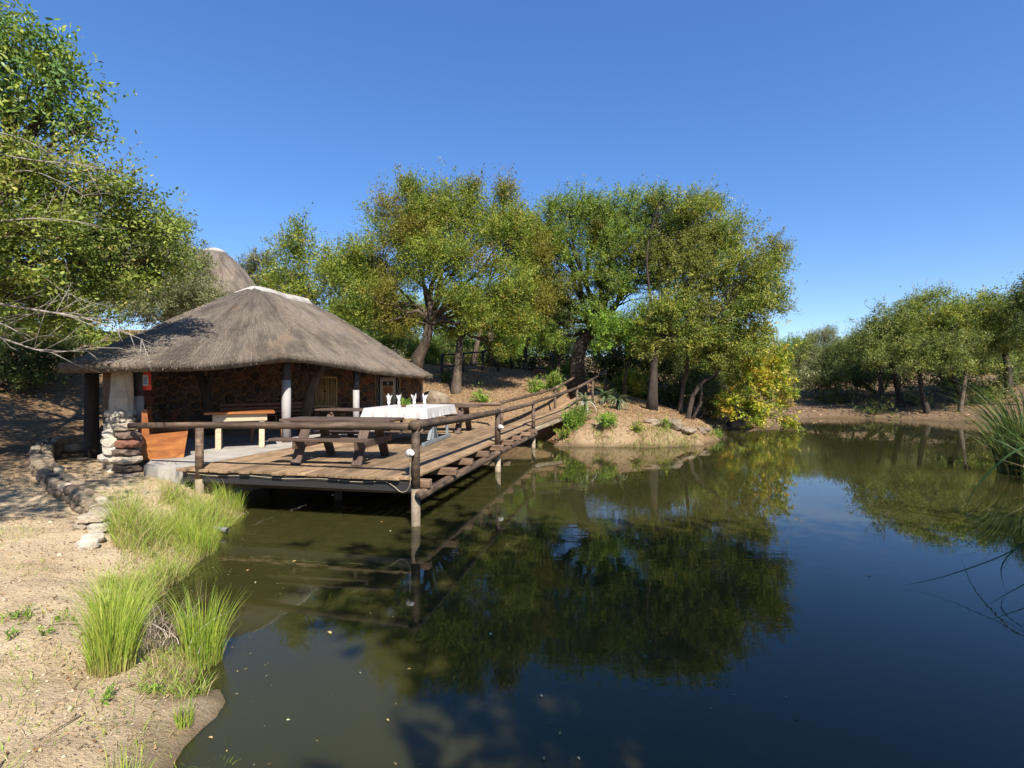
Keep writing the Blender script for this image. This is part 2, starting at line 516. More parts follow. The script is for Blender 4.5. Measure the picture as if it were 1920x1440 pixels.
CTRL = np.array([(0, 0, .45), (0, -6, .6), (-2.2, 2.2, .28), (-3, 3, .25), (-5, 4, .36), (-4.6, 5.6, .34), (-5.2, 7.5, .38), (-7, 7, .52), (-7, 8.8, .55), (-9, 9, .72), (-7, 5, .5), (-8.2, 10.6, .68),
                 (-10, 12, .9), (-7, 14, .55), (-6, 17, .6), (-11.5, 14, 1.3), (-14, 11, 2.0), (-13, 7, 1.2), (-16, 18, 3.6), (-18, 27, 4.6), (-11, 21, 2.6), (-25, 12, 4), (-5, 20.8, 1.5), (-8, 22, 2.0),
                 (-3.4, 17.6, .62), (-2.5, 18.4, .74), (-.6, 18.3, .74), (-3, 20, 1.22), (-1, 20, 1.2), (0, 22, 1.66), (-3, 23.5, 2.2), (1.2, 20.3, .95), (2.2, 22.5, 1.35), (3.9, 24.8, 1.74), (0, 26, 2.7), (5, 27.5, 2.3), (-6, 26, 3.0),
                 (-2, 32, 3.2), (8, 34, 2.2), (3.2, 19.7, 1.2), (2.2, 19.2, .92), (5.4, 20, 1.0), (4, 22, 1.4), (6.8, 20.8, .62), (6.5, 23.5, 1.1), (8.2, 26, .65), (11, 28, .45), (13, 32, .8),
                 (18.5, 35, .35), (22, 34.5, .42), (25.5, 33.5, .45), (25, 38, .9), (30, 42, 2.0), (27.5, 29.5, .5), (28.5, 25, .6), (32, 31, 1.3), (37, 36, 2.8), (16, 42, .9), (28, 20, .9), (30, 15, 1.5), (17, 12, .6), (12, 6, .5), (8, 2, .45), (8, -6, .6),
                 (0, 50, 4.2), (30, 60, 5), (-30, 50, 7), (60, 40, 6), (-40, 0, 3), (40, -20, 2), (-20, -20, 2), (0, 120, 8), (120, 120, 9), (-120, 120, 10), (120, 0, 6), (-120, 0, 6), (0, -120, 4)])
_d = np.linalg.norm(CTRL[:, None, :2] - CTRL[None, :, :2], axis=2)
_w = np.linalg.solve(_d + 1e-6 * np.eye(len(CTRL)), CTRL[:, 2] - 1.5)

def shore_dist(x, y):
    """signed distance to the pond edge: positive on land"""
    p = np.stack([x, y], -1)
    best = np.full(x.shape, 1e9)
    inside = np.zeros(x.shape, dtype=bool)
    n = len(SHORE)
    for i in range(n):
        a = SHORE[i]; b = SHORE[(i + 1) % n]
        ab = b - a
        t = np.clip(((p - a) @ ab) / (ab @ ab), 0, 1)
        q = a + t[..., None] * ab
        best = np.minimum(best, np.linalg.norm(p - q, axis=-1))
        cond = ((a[1] > y) != (b[1] > y)) & (x < (b[0] - a[0]) * (y - a[1]) / (b[1] - a[1] + 1e-12) + a[0])
        inside ^= cond
    return np.where(inside, -best, best)

def terrain(x, y):
    x = np.asarray(x, dtype=float); y = np.asarray(y, dtype=float)
    sh = x.shape
    x = x.ravel(); y = y.ravel()
    h = np.full(x.shape, 1.5)
    for c, w in zip(CTRL, _w):
        h += w * np.hypot(x - c[0], y - c[1])
    h = np.clip(h, 0.12, 14)
    d = shore_dist(x, y) + (vnoise(x * 1.7, y * 1.7, 3) - .5) * .38 + (vnoise(x * 5, y * 5, 4) - .5) * .16 + (vnoise(x * 12, y * 12, 6) - .5) * .06
    t = np.clip(d / np.where(h > .7, 1.5, 1.1), 0, 1)
    t = t * (2 - t)
    z = np.where(d > 0, .0 + h * t, np.maximum(-.9, d * .55))
    amp = np.clip(d, 0, 1)
    z = z + amp * ((vnoise(x * .7, y * .7, 1) - .5) * .10 + (vnoise(x * 2.6, y * 2.6, 2) - .5) * .05 + (vnoise(x * 9, y * 9, 5) - .5) * .026 + np.where(y > 16, (vnoise(x * 4.1, y * 4.1, 9) - .5) * .05, 0))
    # cutting under the ramp
    rd = np.array([math.sin(math.radians(27)), math.cos(math.radians(27))])
    px, py = x - .70, y - 17.6
    s_ = px * rd[0] + py * rd[1]
    w_ = -px * rd[1] + py * rd[0] - .5
    lim = np.interp(s_, [-1, 0, 2.4, 4.06, 6.2, 7.9], [-.5, -.35, .02, .60, 1.30, 1.62])
    soft = np.clip((np.abs(w_) - .65) / .9, 0, 1)
    lim = lim + soft * soft * 3 + np.where((s_ < -1.5) | (s_ > 8.2), 9, 0)
    z = np.minimum(z, lim)
    return z.reshape(sh)

def tz(x, y):
    return float(terrain(np.array([x]), np.array([y]))[0])

def axis(lo, hi, step, far):
    a = list(np.arange(lo, hi, step))
    s, v = step, hi
    up = []
    while v < far:
        up.append(v); s *= 1.18; v += s
    up.append(far)
    s, v = step, lo
    dn = []
    while v > -far:
        s *= 1.18; v -= s; dn.append(max(v, -far))
    return np.array(dn[::-1] + a + up)

gx = axis(-11.0, 12.0, .13, 420)
gy = axis(1.0, 27.0, .13, 420)
gx = np.sort(np.concatenate([gx, np.arange(-5.5, -1.0, .13) + .043, np.arange(-5.5, -1.0, .13) + .087]))
gy = np.sort(np.concatenate([gy, np.arange(2.0, 7.0, .13) + .043, np.arange(2.0, 7.0, .13) + .087]))
X, Y = np.meshgrid(gx, gy)
Z = terrain(X, Y)
nx, ny = len(gx), len(gy)
ii, jj = np.meshgrid(np.arange(nx - 1), np.arange(ny - 1))
q = (jj * nx + ii).ravel()
gme = mesh_np('ground', np.stack([X, Y, Z], -1).reshape(-1, 3), 4, np.stack([q, q + 1, q + nx + 1, q + nx], -1), True)
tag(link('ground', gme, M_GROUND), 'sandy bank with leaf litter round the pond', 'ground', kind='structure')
wme = mesh_py('water', [(-9, -1, 0), (31, -1, 0), (31, 37, 0), (-9, 37, 0)], [(0, 1, 2, 3)])
tag(link('pond_water', wme, M_WATER), 'still murky green brown pond water', 'water', kind='structure')

# ------------------------------------------------------------------ leaves and trees
def unit(v):
    return v / (np.linalg.norm(v, axis=-1, keepdims=True) + 1e-9)

def leaf_mesh(name, pos, direc, L, W, col, six=False, rng=RNG, outd=None):
    n = len(pos)
    direc = unit(direc)
    nrm = unit(rng.normal(size=(n, 3)) + np.array([0, 0, .9])) if outd is None else unit(rng.normal(size=(n, 3)) * .5 + outd * .55 + np.array([0, -.1, .6]))
    side = unit(np.cross(direc, nrm))
    nn = np.cross(side, direc)
    L = L[:, None]; W = W[:, None]
    if six:
        droop = nn * L * rng.uniform(-.18, .02, (n, 1))
        a = pos
        b = pos + direc * L * .32 + side * W * .5 + nn * W * .12
        c = pos + direc * L * .72 + side * W * .36 + droop * .6
        d = pos + direc * L + droop
        e = pos + direc * L * .72 - side * W * .36 + droop * .6
        f = pos + direc * L * .32 - side * W * .5 + nn * W * .12
        V = np.stack([a, b, c, d, e, f], 1).reshape(-1, 3)
        base = (np.arange(n) * 6)[:, None]
        idx = np.concatenate([base + np.array([[0, 1, 2, 3]]), base + np.array([[0, 3, 4, 5]])], 0)
        return mesh_np(name, V, 4, idx, False, np.repeat(col, 6, 0))
    a = pos + side * W * .5
    b = pos - side * W * .5 + direc * L * .12
    c = pos + direc * L + nn * L * .1
    V = np.stack([a, b, c], 1).reshape(-1, 3)
    return mesh_np(name, V, 3, np.arange(n * 3).reshape(-1, 3), False, np.repeat(col, 3, 0))

def pal(n, palette, rng):
    cols = np.array([p[0] for p in palette]); w = np.array([p[1] for p in palette], dtype=float)
    return cols[rng.choice(len(cols), n, p=w / w.sum())]

LEAF_TOTAL = [0]
def tree(name, label, base, lobes, palette, leaf=(.11, .05), cover=3.6, seed=1, trunk_r=.2, fork=None, bark=None, group=None, cat='tree',
         upright=.4, per=26, twig=.45, six=False, lmat=None, trunk_path=None, gappy=.38, bare=0, limb_r=.45, trunks=1, shell=.42, spot=None, sub=8):
    """lobes: (u, v, ru, rv, depth, depth radius) in photograph pixels and metres, or ('w', x, y, z, rx, ry, rz)"""
    rng = np.random.default_rng(seed)
    rnd = random.Random(seed)
    base = Vector(base)
    root = thing(name, label, cat, base, 0, group)
    L = []
    for lo in lobes:
        if lo[0] == 'w':
            L.append((np.array(lo[1:4]), np.array(lo[4:7])))
        else:
            u, v, ru, rv, d, rd = lo
            c = P(u, v, d)
            L.append((np.array(c), np.array([ru * d / F, rd, rv * d / F])))
    allP, allD, allC, allO = [], [], [], []
    parts = []
    cen = Vector(np.mean([c for c, r in L], 0))
    if fork is None:
        fork = base.lerp(cen, .45)
    fork = Vector(fork)
    if trunk_path is None:
        mid = base.lerp(fork, .5) + Vector((rnd.uniform(-.15, .15), rnd.uniform(-.15, .15), 0))
        trunk_path = [base - Vector((0, 0, .25)), base + Vector((0, 0, .15)), mid, fork]
    k = len(trunk_path)
    tr = [trunk_r * (1.35 if i == 0 else 1.12 if i == 1 else 1 - .28 * i / (k - 1)) for i in range(k)]
    parts.append(tube_data(trunk_path, tr, 10, .07, rnd))
    for t_ in range(trunks - 1):
        a = 2 * math.pi * rnd.random()
        b0 = base + Vector((math.cos(a), math.sin(a), 0)) * trunk_r * 1.6
        parts.append(tube_data([b0 - Vector((0, 0, .2)), b0.lerp(cen, .25) + Vector((math.cos(a), math.sin(a), 0)) * .5, b0.lerp(cen, .55)], [trunk_r * .8, trunk_r * .65, trunk_r * .4], 8, .07, rnd))
    for c, r in L:
        c_v = Vector(c)
        area = math.pi * r[0] * r[2]
        larea = leaf[0] * leaf[1] * .5
        nl = int(area * cover * 1.45 / larea)
        nc = max(6, nl // per)
        # limb from the fork to the lobe, then branches from the lobe's heart to some clumps
        span = (c_v - fork).length
        lr = trunk_r * limb_r * .72
        def jog(k): return Vector((rnd.uniform(-k, k), rnd.uniform(-k, k), rnd.uniform(-k * .4, k))) * span
        limb = [fork, fork.lerp(c_v, .22) + jog(.07) + Vector((0, 0, span * .05)), fork.lerp(c_v, .45) + jog(.11), fork.lerp(c_v, .7) + jog(.09), c_v]
        limb = [Vector(q_) for q_ in catmull([tuple(q_) for q_ in limb], 3, False)]
        parts.append(tube_data(limb, [lr * (1.1 - .85 * i / (len(limb) - 1)) for i in range(len(limb))], 7, .08, rnd))
        dirs = unit(rng.normal(size=(nc, 3)))
        rad = rng.random(nc) ** shell
        # lumpy outline: radius multiplied by a direction-dependent bump
        lump = 1 + gappy * (vnoise(dirs[:, 0] * 2.3 + seed, dirs[:, 2] * 2.3 + dirs[:, 1] * 1.7, seed) - .5) * 1.6
        if sub:
            sd = unit(rng.normal(size=(sub, 3)) + np.array([0, 0, .15]))
            sc_ = sd * rng.uniform(.45, .74, (sub, 1))
            sr_ = rng.uniform(.34, .54, sub)
            pick = rng.integers(sub + 5, size=nc)
            ctr_ = np.where((pick < sub)[:, None], sc_[np.minimum(pick, sub - 1)], 0)
            rr_ = np.where(pick < sub, sr_[np.minimum(pick, sub - 1)], .85)
            cp = c + (ctr_ + dirs * (rad * rr_ * lump)[:, None]) * r
        else:
            cp = c + dirs * r * (rad * lump)[:, None]
        nb = min(nc, 16)
        for b_ in range(nb):
            e = Vector(cp[b_])
            st_ = limb[rnd.randrange(len(limb) // 2, len(limb))]
            ln_ = (e - st_).length
            mm = st_.lerp(e, .35) + Vector((rnd.uniform(-.16, .16), rnd.uniform(-.16, .16), rnd.uniform(-.05, .2))) * ln_
            m3 = st_.lerp(e, .7) + Vector((rnd.uniform(-.12, .12), rnd.uniform(-.12, .12), rnd.uniform(-.05, .15))) * ln_
            parts.append(tube_data([st_, mm, m3, e], [lr * .30, lr * .22, lr * .14, lr * .05], 5, 0, rnd))
        if bare:
            for b_ in range(int(bare)):
                e = Vector(cp[rng.integers(nc)])
                out = (e - c_v)
                parts.append(tube_data([c_v.lerp(e, .3), e, e + out * .35 + Vector((rnd.uniform(-.2, .2), rnd.uniform(-.2, .2), rnd.uniform(-.2, .3)))], [lr * .2, lr * .13, lr * .05], 4, 0, rnd))
        tdir = unit(dirs * .8 + np.array([0, 0, upright]) + rng.normal(size=(nc, 3)) * .45)
        tl = twig * rng.uniform(.5, 1.5, nc) * np.where((dirs[:, 2] > .35) & (rng.random(nc) < .3), 2.0, 1.0)
        tone = pal(nc, palette, rng) * rng.uniform(.8, 1.25, (nc, 1)) * 1.5
        if spot is not None:
            s_ = vnoise(cp[:, 0] * .8 + 9, cp[:, 2] * .8 + cp[:, 1] * .3, seed + 5)
            tone = np.where((s_ > .66)[:, None], np.array(spot) * rng.uniform(.8, 1.2, (nc, 1)), tone)
        kk = rng.poisson(per, nc)
        ix = np.repeat(np.arange(nc), kk)
        s = rng.random(len(ix))
        jit = rng.normal(size=(len(ix), 3)) * (twig * .17) * (1.15 - .6 * s)[:, None]
        pos = cp[ix] + tdir[ix] * (tl[ix] * (s - .3))[:, None] + jit
        dl = unit(tdir[ix] * .7 + rng.normal(size=(len(ix), 3)) * .8)
        allP.append(pos); allD.append(dl); allO.append(dirs[ix])
        allC.append(tone[ix] * rng.uniform(.85, 1.15, (len(ix), 1)))
    pos = np.concatenate(allP); dl = np.concatenate(allD); col = np.concatenate(allC); od = np.concatenate(allO)
    keep = pos[:, 2] > .06
    pos, dl, col, od = pos[keep], dl[keep], col[keep], od[keep]
    n = len(pos)
    LEAF_TOTAL[0] += n
    sz = rng.uniform(.65, 1.3, n)
    me = leaf_mesh('crown', pos, dl, leaf[0] * sz, leaf[1] * sz * rng.uniform(.8, 1.2, n), np.clip(col, 0.004, .9), six, rng, od)
    link('crown', me, lmat or M_LEAF, root)
    v, f = merge(parts)
    link('trunk', mesh_py('trunk', v, f, True), bark or M_BARK, root)
    return root

OLIVE = [((.135, .165, .024), 4), ((.185, .20, .03), 3), ((.085, .12, .02), 3), ((.21, .15, .035), .5), ((.055, .085, .017), 2)]
GREEN = [((.105, .155, .028), 3), ((.165, .205, .034), 3), ((.062, .10, .022), 3), ((.14, .155, .04), 1)]
MIXED = [((.12, .15, .025), 3), ((.19, .20, .035), 2.6), ((.07, .10, .02), 3), ((.25, .23, .06), 1)]
YELLOW = [((.26, .235, .025), 3), ((.18, .205, .02), 3.4), ((.32, .20, .03), 1.0), ((.11, .15, .02), 2.2), ((.32, .27, .06), 1)]
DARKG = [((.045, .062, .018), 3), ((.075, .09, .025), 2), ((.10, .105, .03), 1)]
GREYG = [((.13, .14, .065), 3), ((.18, .175, .09), 2), ((.08, .09, .04), 2)]
BRIGHT = [((.11, .19, .025), 3), ((.16, .23, .035), 2), ((.07, .12, .02), 2)]
FARG = [((.095, .12, .028), 3), ((.14, .155, .038), 3), ((.05, .066, .02), 3), ((.17, .17, .05), 1)]
LEFT_A = [((.06, .11, .028), 3), ((.10, .155, .033), 3), ((.17, .20, .04), 2)]
LEFT_B = [((.115, .15, .028), 3), ((.165, .195, .038), 3), ((.07, .10, .022), 2.6), ((.22, .20, .06), .8)]

def at_ground(x, y): return (x, y, tz(x, y))

# --- trees at the left
tree('leaning_tree', 'tall glossy leaved tree filling the top left corner of the photo', at_ground(-11.5, 10.2),
     [(30, 85, 85, 62, 9.5, .9), (118, 165, 68, 52, 9.5, .8), (30, 200, 100, 55, 9.5, 1), (-90, 120, 90, 90, 9.5, 1), (165, 240, 55, 38, 9.5, .7), (90, 100, 40, 34, 9.4, .5), (-60, 10, 70, 60, 9.5, .8), ('w', -11.8, 8.4, 6.3, 1.9, 1.5, 1.0), ('w', -11.0, 10.6, 6.8, 1.4, 1.4, .9), ('w', -8.9, 7.2, 6.3, 1.2, 1.2, .6), ('w', -9.8, 8.3, 6.0, 1.3, 1.2, .7), ('w', -8.2, 6.0, 6.5, 1.2, 1, .5)],
     LEFT_A, (.10, .04), 1.75, 21, .2, fork=(-9.8, 9.8, 5.2), per=18, twig=.5, six=True, lmat=M_LEAF_GLOSS, upright=.25)
lt = tree('thorny_tree', 'light green twiggy tree hanging over the left end of the thatched roof', at_ground(-9.6, 8.0),
     [(60, 330, 150, 62, 8.3, .9), (200, 365, 100, 52, 9, .8), (275, 425, 72, 45, 9.5, .7), (90, 430, 150, 65, 8.2, .9), (305, 490, 62, 48, 10, .7), (170, 515, 120, 60, 9.3, .9), (30, 540, 100, 55, 8.0, .8),
      (110, 600, 120, 32, 8.6, .7), (-70, 450, 80, 120, 8, 1), ('w', -6.6, 3.6, 4.9, 1.1, 1.1, .45), ('w', -7.8, 4.8, 4.4, 1.2, 1.2, .5), ('w', -6.9, 5.0, 6.3, 1.0, .9, .4), ('w', -9.2, 5.6, 3.9, 1.2, 1.2, .5)],
     LEFT_B, (.062, .034), 1.75, 22, .17, fork=(-8.6, 7.6, 3.6), per=20, twig=.42, six=True, bare=16)
tree('grey_shrub_tree', 'grey green bushy tree behind the left slope of the thatched roof', at_ground(-12.6, 19.5),
     [(335, 545, 62, 55, 19, 1.3), (262, 570, 70, 45, 19, 1.3), (375, 500, 24, 36, 20, .8), (300, 470, 60, 50, 20, 1.2), (400, 560, 20, 30, 19, .6)],
     GREYG, (.08, .032), 3.0, 23, .14, per=24, twig=.4, bare=6)
tree('hillside_tree', 'dark leafy tree on the shaded hillside left of the hut', at_ground(-17.5, 20.5),
     [(150, 430, 120, 90, 21.5, 1.6), (60, 560, 150, 90, 21, 1.6), (240, 500, 110, 80, 22, 1.4), (-60, 400, 120, 120, 21, 1.6), (130, 640, 140, 40, 20, 1.2), (330, 440, 45, 45, 22, 1)],
     LEFT_B, (.13, .06), 2.6, 24, .22, per=24, twig=.6)
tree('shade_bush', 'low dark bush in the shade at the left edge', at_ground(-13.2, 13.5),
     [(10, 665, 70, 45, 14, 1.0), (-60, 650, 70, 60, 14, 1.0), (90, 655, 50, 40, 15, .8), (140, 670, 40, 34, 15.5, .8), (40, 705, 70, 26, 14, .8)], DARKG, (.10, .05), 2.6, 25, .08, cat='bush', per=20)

tree('path_tree', 'tree beside the dirt path outside the left edge, its boughs shading the path', at_ground(-7.5, .6),
     [('w', -4.75, 3.0, 6.3, 1.25, 1.0, .45), ('w', -4.5, 1.9, 6.0, 1.1, 1.0, .45), ('w', -5.9, 2.6, 5.9, 1.2, 1.2, .5), ('w', -6.9, 1.6, 5.2, 1.4, 1.3, .6), ('w', -6.2, 4.0, 6.6, 1.1, .9, .4)],
     LEFT_B, (.11, .055), 1.35, 26, .16, fork=(-7.2, 1.0, 3.4), per=16, twig=.5)
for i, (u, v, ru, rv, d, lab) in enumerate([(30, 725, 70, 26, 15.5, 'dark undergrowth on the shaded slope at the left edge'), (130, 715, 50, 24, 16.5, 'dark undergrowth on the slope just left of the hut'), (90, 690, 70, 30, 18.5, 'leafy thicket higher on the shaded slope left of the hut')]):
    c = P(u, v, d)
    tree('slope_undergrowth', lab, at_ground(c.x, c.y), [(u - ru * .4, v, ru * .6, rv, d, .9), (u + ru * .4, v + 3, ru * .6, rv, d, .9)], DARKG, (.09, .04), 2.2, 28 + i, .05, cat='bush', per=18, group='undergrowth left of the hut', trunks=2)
# --- the group of trees in the middle
tree('olive_tree', 'yellow green broad crowned tree behind the ridge of the thatched roof', at_ground(-4.0, 22.6),
     [(760, 415, 95, 62, 22, 1.7), (905, 420, 90, 62, 22.5, 1.7), (835, 385, 80, 42, 22.5, 1.4), (975, 455, 58, 66, 22.5, 1.4), (685, 480, 55, 50, 21.5, 1.2), (830, 500, 120, 55, 21.5, 1.8), (955, 540, 62, 62, 21.5, 1.3),
      (700, 550, 80, 42, 21, 1.3), (628, 515, 58, 40, 21, 1.1), (770, 355, 26, 30, 22, .6), (880, 360, 22, 30, 22, .6), (950, 365, 26, 28, 22.4, .6), (660, 590, 60, 34, 20.8, 1.0), (905, 600, 60, 34, 21, 1.0), (860, 560, 50, 30, 21, .9), (975, 610, 46, 34, 21.5, .9), (740, 600, 56, 32, 22, .9), (945, 655, 34, 20, 21.8, .6), (1000, 475, 40, 60, 22.8, 1.1), (1005, 560, 40, 40, 22.5, 1.0), (800, 450, 70, 50, 22.6, 1.4), (690, 520, 60, 40, 22, 1.1)],
     OLIVE, (.088, .040), 3.4, 31, .24, fork=P(806, 608, 21.8), upright=.75, per=22, twig=.55, spot=(.20, .185, .035), bare=3,
     trunk_path=[P(782, 700, 22.6), P(784, 670, 22.5), P(800, 640, 22.2), P(806, 608, 21.8)])
tree('slender_tree', 'small open tree with upright shoots just right of the white ridge cap', at_ground(-9.6, 23.6),
     [(560, 475, 48, 42, 23.5, 1.1), (530, 530, 58, 36, 23, 1.1), (610, 500, 30, 36, 23.5, .8), (560, 430, 16, 24, 23.5, .4), (585, 560, 60, 30, 22.5, .9)],
     OLIVE, (.12, .05), 2.2, 32, .13, upright=1.0, per=18, twig=.6, bare=4)
tree('pale_tree', 'pale grey green tree between the two thatched roofs', at_ground(-15.5, 33),
     [(490, 490, 34, 24, 32, 1.2), (515, 530, 45, 34, 32, 1.3), (470, 520, 30, 30, 32, 1.2)], GREYG, (.13, .05), 2.8, 33, .16, per=22)
tree('acacia_tree', 'large fine leaved green tree with a dark curving trunk at the top of the ramp', at_ground(3.05, 24.4),
     [(1080, 392, 68, 42, 24, 1.6), (1180, 400, 80, 42, 24, 1.7), (1055, 465, 55, 52, 24, 1.5), (1150, 460, 88, 52, 23.5, 1.8), (1240, 440, 66, 52, 24, 1.6), (1045, 545, 58, 42, 24, 1.4), (1140, 530, 70, 40, 23.5, 1.4),
      (1215, 510, 60, 46, 23.5, 1.4), (1010, 600, 46, 30, 24, 1.1), (1110, 590, 50, 30, 23.5, 1), (1020, 430, 40, 50, 24.2, 1.2), (1120, 430, 60, 44, 24.4, 1.4), (1010, 520, 40, 44, 24.2, 1.1), (1030, 640, 44, 24, 24.6, .9)],
     GREEN, (.095, .038), 3.1, 34, .36, fork=P(1118, 618, 24.2), bark=M_BARK_DARK, per=36, twig=.5, upright=.15, limb_r=.5, bare=3, spot=(.16, .17, .03),
     trunk_path=[P(1085, 752, 24.4), P(1083, 720, 24.4), P(1082, 670, 24.4), P(1092, 640, 24.3), P(1118, 612, 24.2)])
tree('spreading_tree', 'broad olive green tree leaning out over the pond at the right of the middle group', at_ground(5.75, 21.7),
     [(1290, 400, 62, 38, 22.5, 1.5), (1365, 445, 68, 44, 22.5, 1.5), (1420, 515, 56, 52, 22, 1.4), (1320, 505, 80, 58, 22, 1.7), (1250, 590, 72, 40, 21.5, 1.4), (1375, 585, 66, 42, 22, 1.4), (1450, 480, 32, 36, 22.3, .9), (1335, 380, 28, 26, 22.5, .7),
      (1460, 555, 28, 32, 22, .8), (1300, 630, 66, 30, 21.6, 1.2), (1240, 370, 26, 22, 22.6, .6), (1400, 640, 50, 30, 22, 1.0), (1270, 490, 66, 56, 22.4, 1.4), (1330, 450, 60, 44, 22.4, 1.3), (1400, 560, 50, 44, 22.2, 1.2), (1230, 650, 50, 24, 21.8, .8), (1340, 670, 50, 26, 22.2, .9), (1290, 560, 60, 44, 22, 1.2)],
     MIXED, (.088, .042), 3.2, 35, .19, fork=P(1228, 640, 21.6), bark=M_BARK_DARK, per=26, twig=.5, upright=.2, bare=3, spot=(.19, .20, .045),
     trunk_path=[P(1222, 775, 21.6), P(1224, 740, 21.6), P(1226, 690, 21.6), P(1228, 640, 21.6)])
tree('green_sapling_tree', 'bright green low branch tree in front of the dark trunk above the ramp', at_ground(4.9, 23.0),
     [(1160, 608, 62, 24, 22.3, .9), (1215, 585, 40, 22, 22.3, .7), (1135, 640, 34, 22, 22.4, .6), (1195, 640, 40, 20, 22.4, .7)], BRIGHT, (.10, .045), 2.7, 36, .08, bark=M_BARK_DARK, per=24, twig=.4, upright=.1)
tree('yellow_tree', 'yellow and orange leaved bush drooping down to the water of the pond', at_ground(10.3, 25.3),
     [(1400, 660, 52, 46, 23.6, 1.1), (1440, 705, 40, 44, 23.8, 1.0), (1395, 720, 46, 36, 23.6, 1.0), (1435, 760, 42, 28, 23.6, .8), (1475, 790, 22, 16, 23.4, .5), (1365, 760, 30, 26, 23.6, .7), (1420, 620, 40, 26, 23.6, .8), (1462, 670, 20, 26, 23.8, .6), (1468, 738, 22, 30, 23.6, .6), (1492, 800, 14, 10, 23.4, .4), (1410, 790, 34, 16, 23.5, .6)],
     YELLOW, (.12, .065), 2.3, 37, .1, per=20, twig=.4, upright=-.2, cat='bush', spot=(.29, .20, .035))
# smaller trunks and undergrowth under the crowns
for i, (u, v, d, hh, lean, lab) in enumerate([
        (855, 728, 22.0, 90, 8, 'knobbly brown trunk standing alone on the litter slope behind the deck'),
        (888, 700, 29.0, 85, 14, 'forked pale trunk behind the black fence'),
        (925, 700, 30.0, 80, -6, 'stout trunk lit on its side behind the black fence'),
        (985, 700, 28.0, 80, 10, 'thin forked trunk right of the black fence')]):
    b = P(u, v, d); b.z = tz(b.x, b.y)
    top = P(u + lean, v - hh, d)
    top.z = max(top.z, b.z + hh * d / F * .8)
    tree('slope_tree', lab, b, [(u + lean - 26, v - hh - 26, 44, 26, d + .3, .9), (u + lean + 30, v - hh - 36, 44, 26, d + .6, .9), (u + lean, v - hh - 60, 50, 30, d + 1, 1.0)], [OLIVE, GREEN, BRIGHT, OLIVE][i], (.12, .05), 1.6, 40 + i, (.2, .15, .24, .12)[i], fork=top, per=20,
         group='trees on the slope behind the deck', spot=(.26, .20, .03) if i in (0, 3) else None)
for i, (u, v, d, path, lab) in enumerate([
        (1290, 772, 22.6, [(1300, 740), (1318, 715), (1345, 700)], 'thin dark stem bending right beneath the spreading tree'),
        (1275, 765, 24.0, [(1280, 730), (1287, 700), (1290, 660)], 'pale straight stem in the shade beneath the spreading tree')]):
    b = P(u, v, d); b.z = tz(b.x, b.y)
    tp = [b - Vector((0, 0, .2)), b + Vector((0, 0, .1))] + [P(a, c, d) for a, c in path]
    tree('thin_tree', lab, b, [(path[-1][0] + 10, path[-1][1] - 24, 40, 20, d, .8), (path[-1][0] - 30, path[-1][1] - 34, 40, 22, d, .8)], DARKG, (.10, .045), 1.8, 50 + i, .1, fork=tp[-1], trunk_path=tp, bark=(M_BARK_DARK, M_BARK)[i], per=22, group='thin stems under the middle trees', trunks=2)
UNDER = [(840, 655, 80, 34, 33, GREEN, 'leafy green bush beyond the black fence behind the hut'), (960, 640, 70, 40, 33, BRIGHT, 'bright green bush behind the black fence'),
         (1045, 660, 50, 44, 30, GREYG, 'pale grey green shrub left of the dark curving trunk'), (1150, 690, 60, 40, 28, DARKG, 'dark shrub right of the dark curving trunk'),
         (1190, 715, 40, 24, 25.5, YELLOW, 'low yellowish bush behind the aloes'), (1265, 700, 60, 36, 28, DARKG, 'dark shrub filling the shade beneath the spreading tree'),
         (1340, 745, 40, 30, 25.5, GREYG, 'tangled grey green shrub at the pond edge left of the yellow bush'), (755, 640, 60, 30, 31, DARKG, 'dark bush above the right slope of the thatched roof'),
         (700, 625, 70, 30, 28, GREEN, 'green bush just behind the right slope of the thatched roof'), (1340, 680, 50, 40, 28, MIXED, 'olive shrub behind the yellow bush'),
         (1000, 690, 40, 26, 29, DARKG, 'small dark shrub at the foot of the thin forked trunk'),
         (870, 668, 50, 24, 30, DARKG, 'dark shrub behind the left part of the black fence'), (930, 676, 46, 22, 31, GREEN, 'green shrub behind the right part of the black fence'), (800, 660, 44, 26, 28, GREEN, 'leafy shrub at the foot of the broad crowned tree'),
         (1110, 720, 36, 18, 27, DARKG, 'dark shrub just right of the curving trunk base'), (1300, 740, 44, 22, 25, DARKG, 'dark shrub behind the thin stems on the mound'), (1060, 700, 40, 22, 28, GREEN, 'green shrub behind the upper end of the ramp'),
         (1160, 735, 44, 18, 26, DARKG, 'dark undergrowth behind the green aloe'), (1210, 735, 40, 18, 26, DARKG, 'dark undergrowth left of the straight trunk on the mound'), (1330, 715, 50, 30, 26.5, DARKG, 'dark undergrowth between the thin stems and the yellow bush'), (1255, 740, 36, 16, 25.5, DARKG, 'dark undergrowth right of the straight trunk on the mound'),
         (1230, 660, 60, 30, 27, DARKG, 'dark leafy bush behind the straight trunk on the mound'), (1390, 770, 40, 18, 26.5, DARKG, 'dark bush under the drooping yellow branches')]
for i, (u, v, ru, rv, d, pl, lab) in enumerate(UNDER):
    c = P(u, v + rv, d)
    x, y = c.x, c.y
    tree('shrub', lab, at_ground(x, y), [(u - ru * .45, v, ru * .6, rv * .8, d, 1.1), (u + ru * .45, v + rv * .15, ru * .6, rv * .8, d + .4, 1.1), (u, v - rv * .3, ru * .5, rv * .7, d + .3, 1.0), (u, v + rv * .7, ru * .8, rv * .5, d, .9)], pl, (.12, .05), 2.2, 60 + i, .07, per=22, cat='bush', group='undergrowth beneath the middle trees', trunks=2)
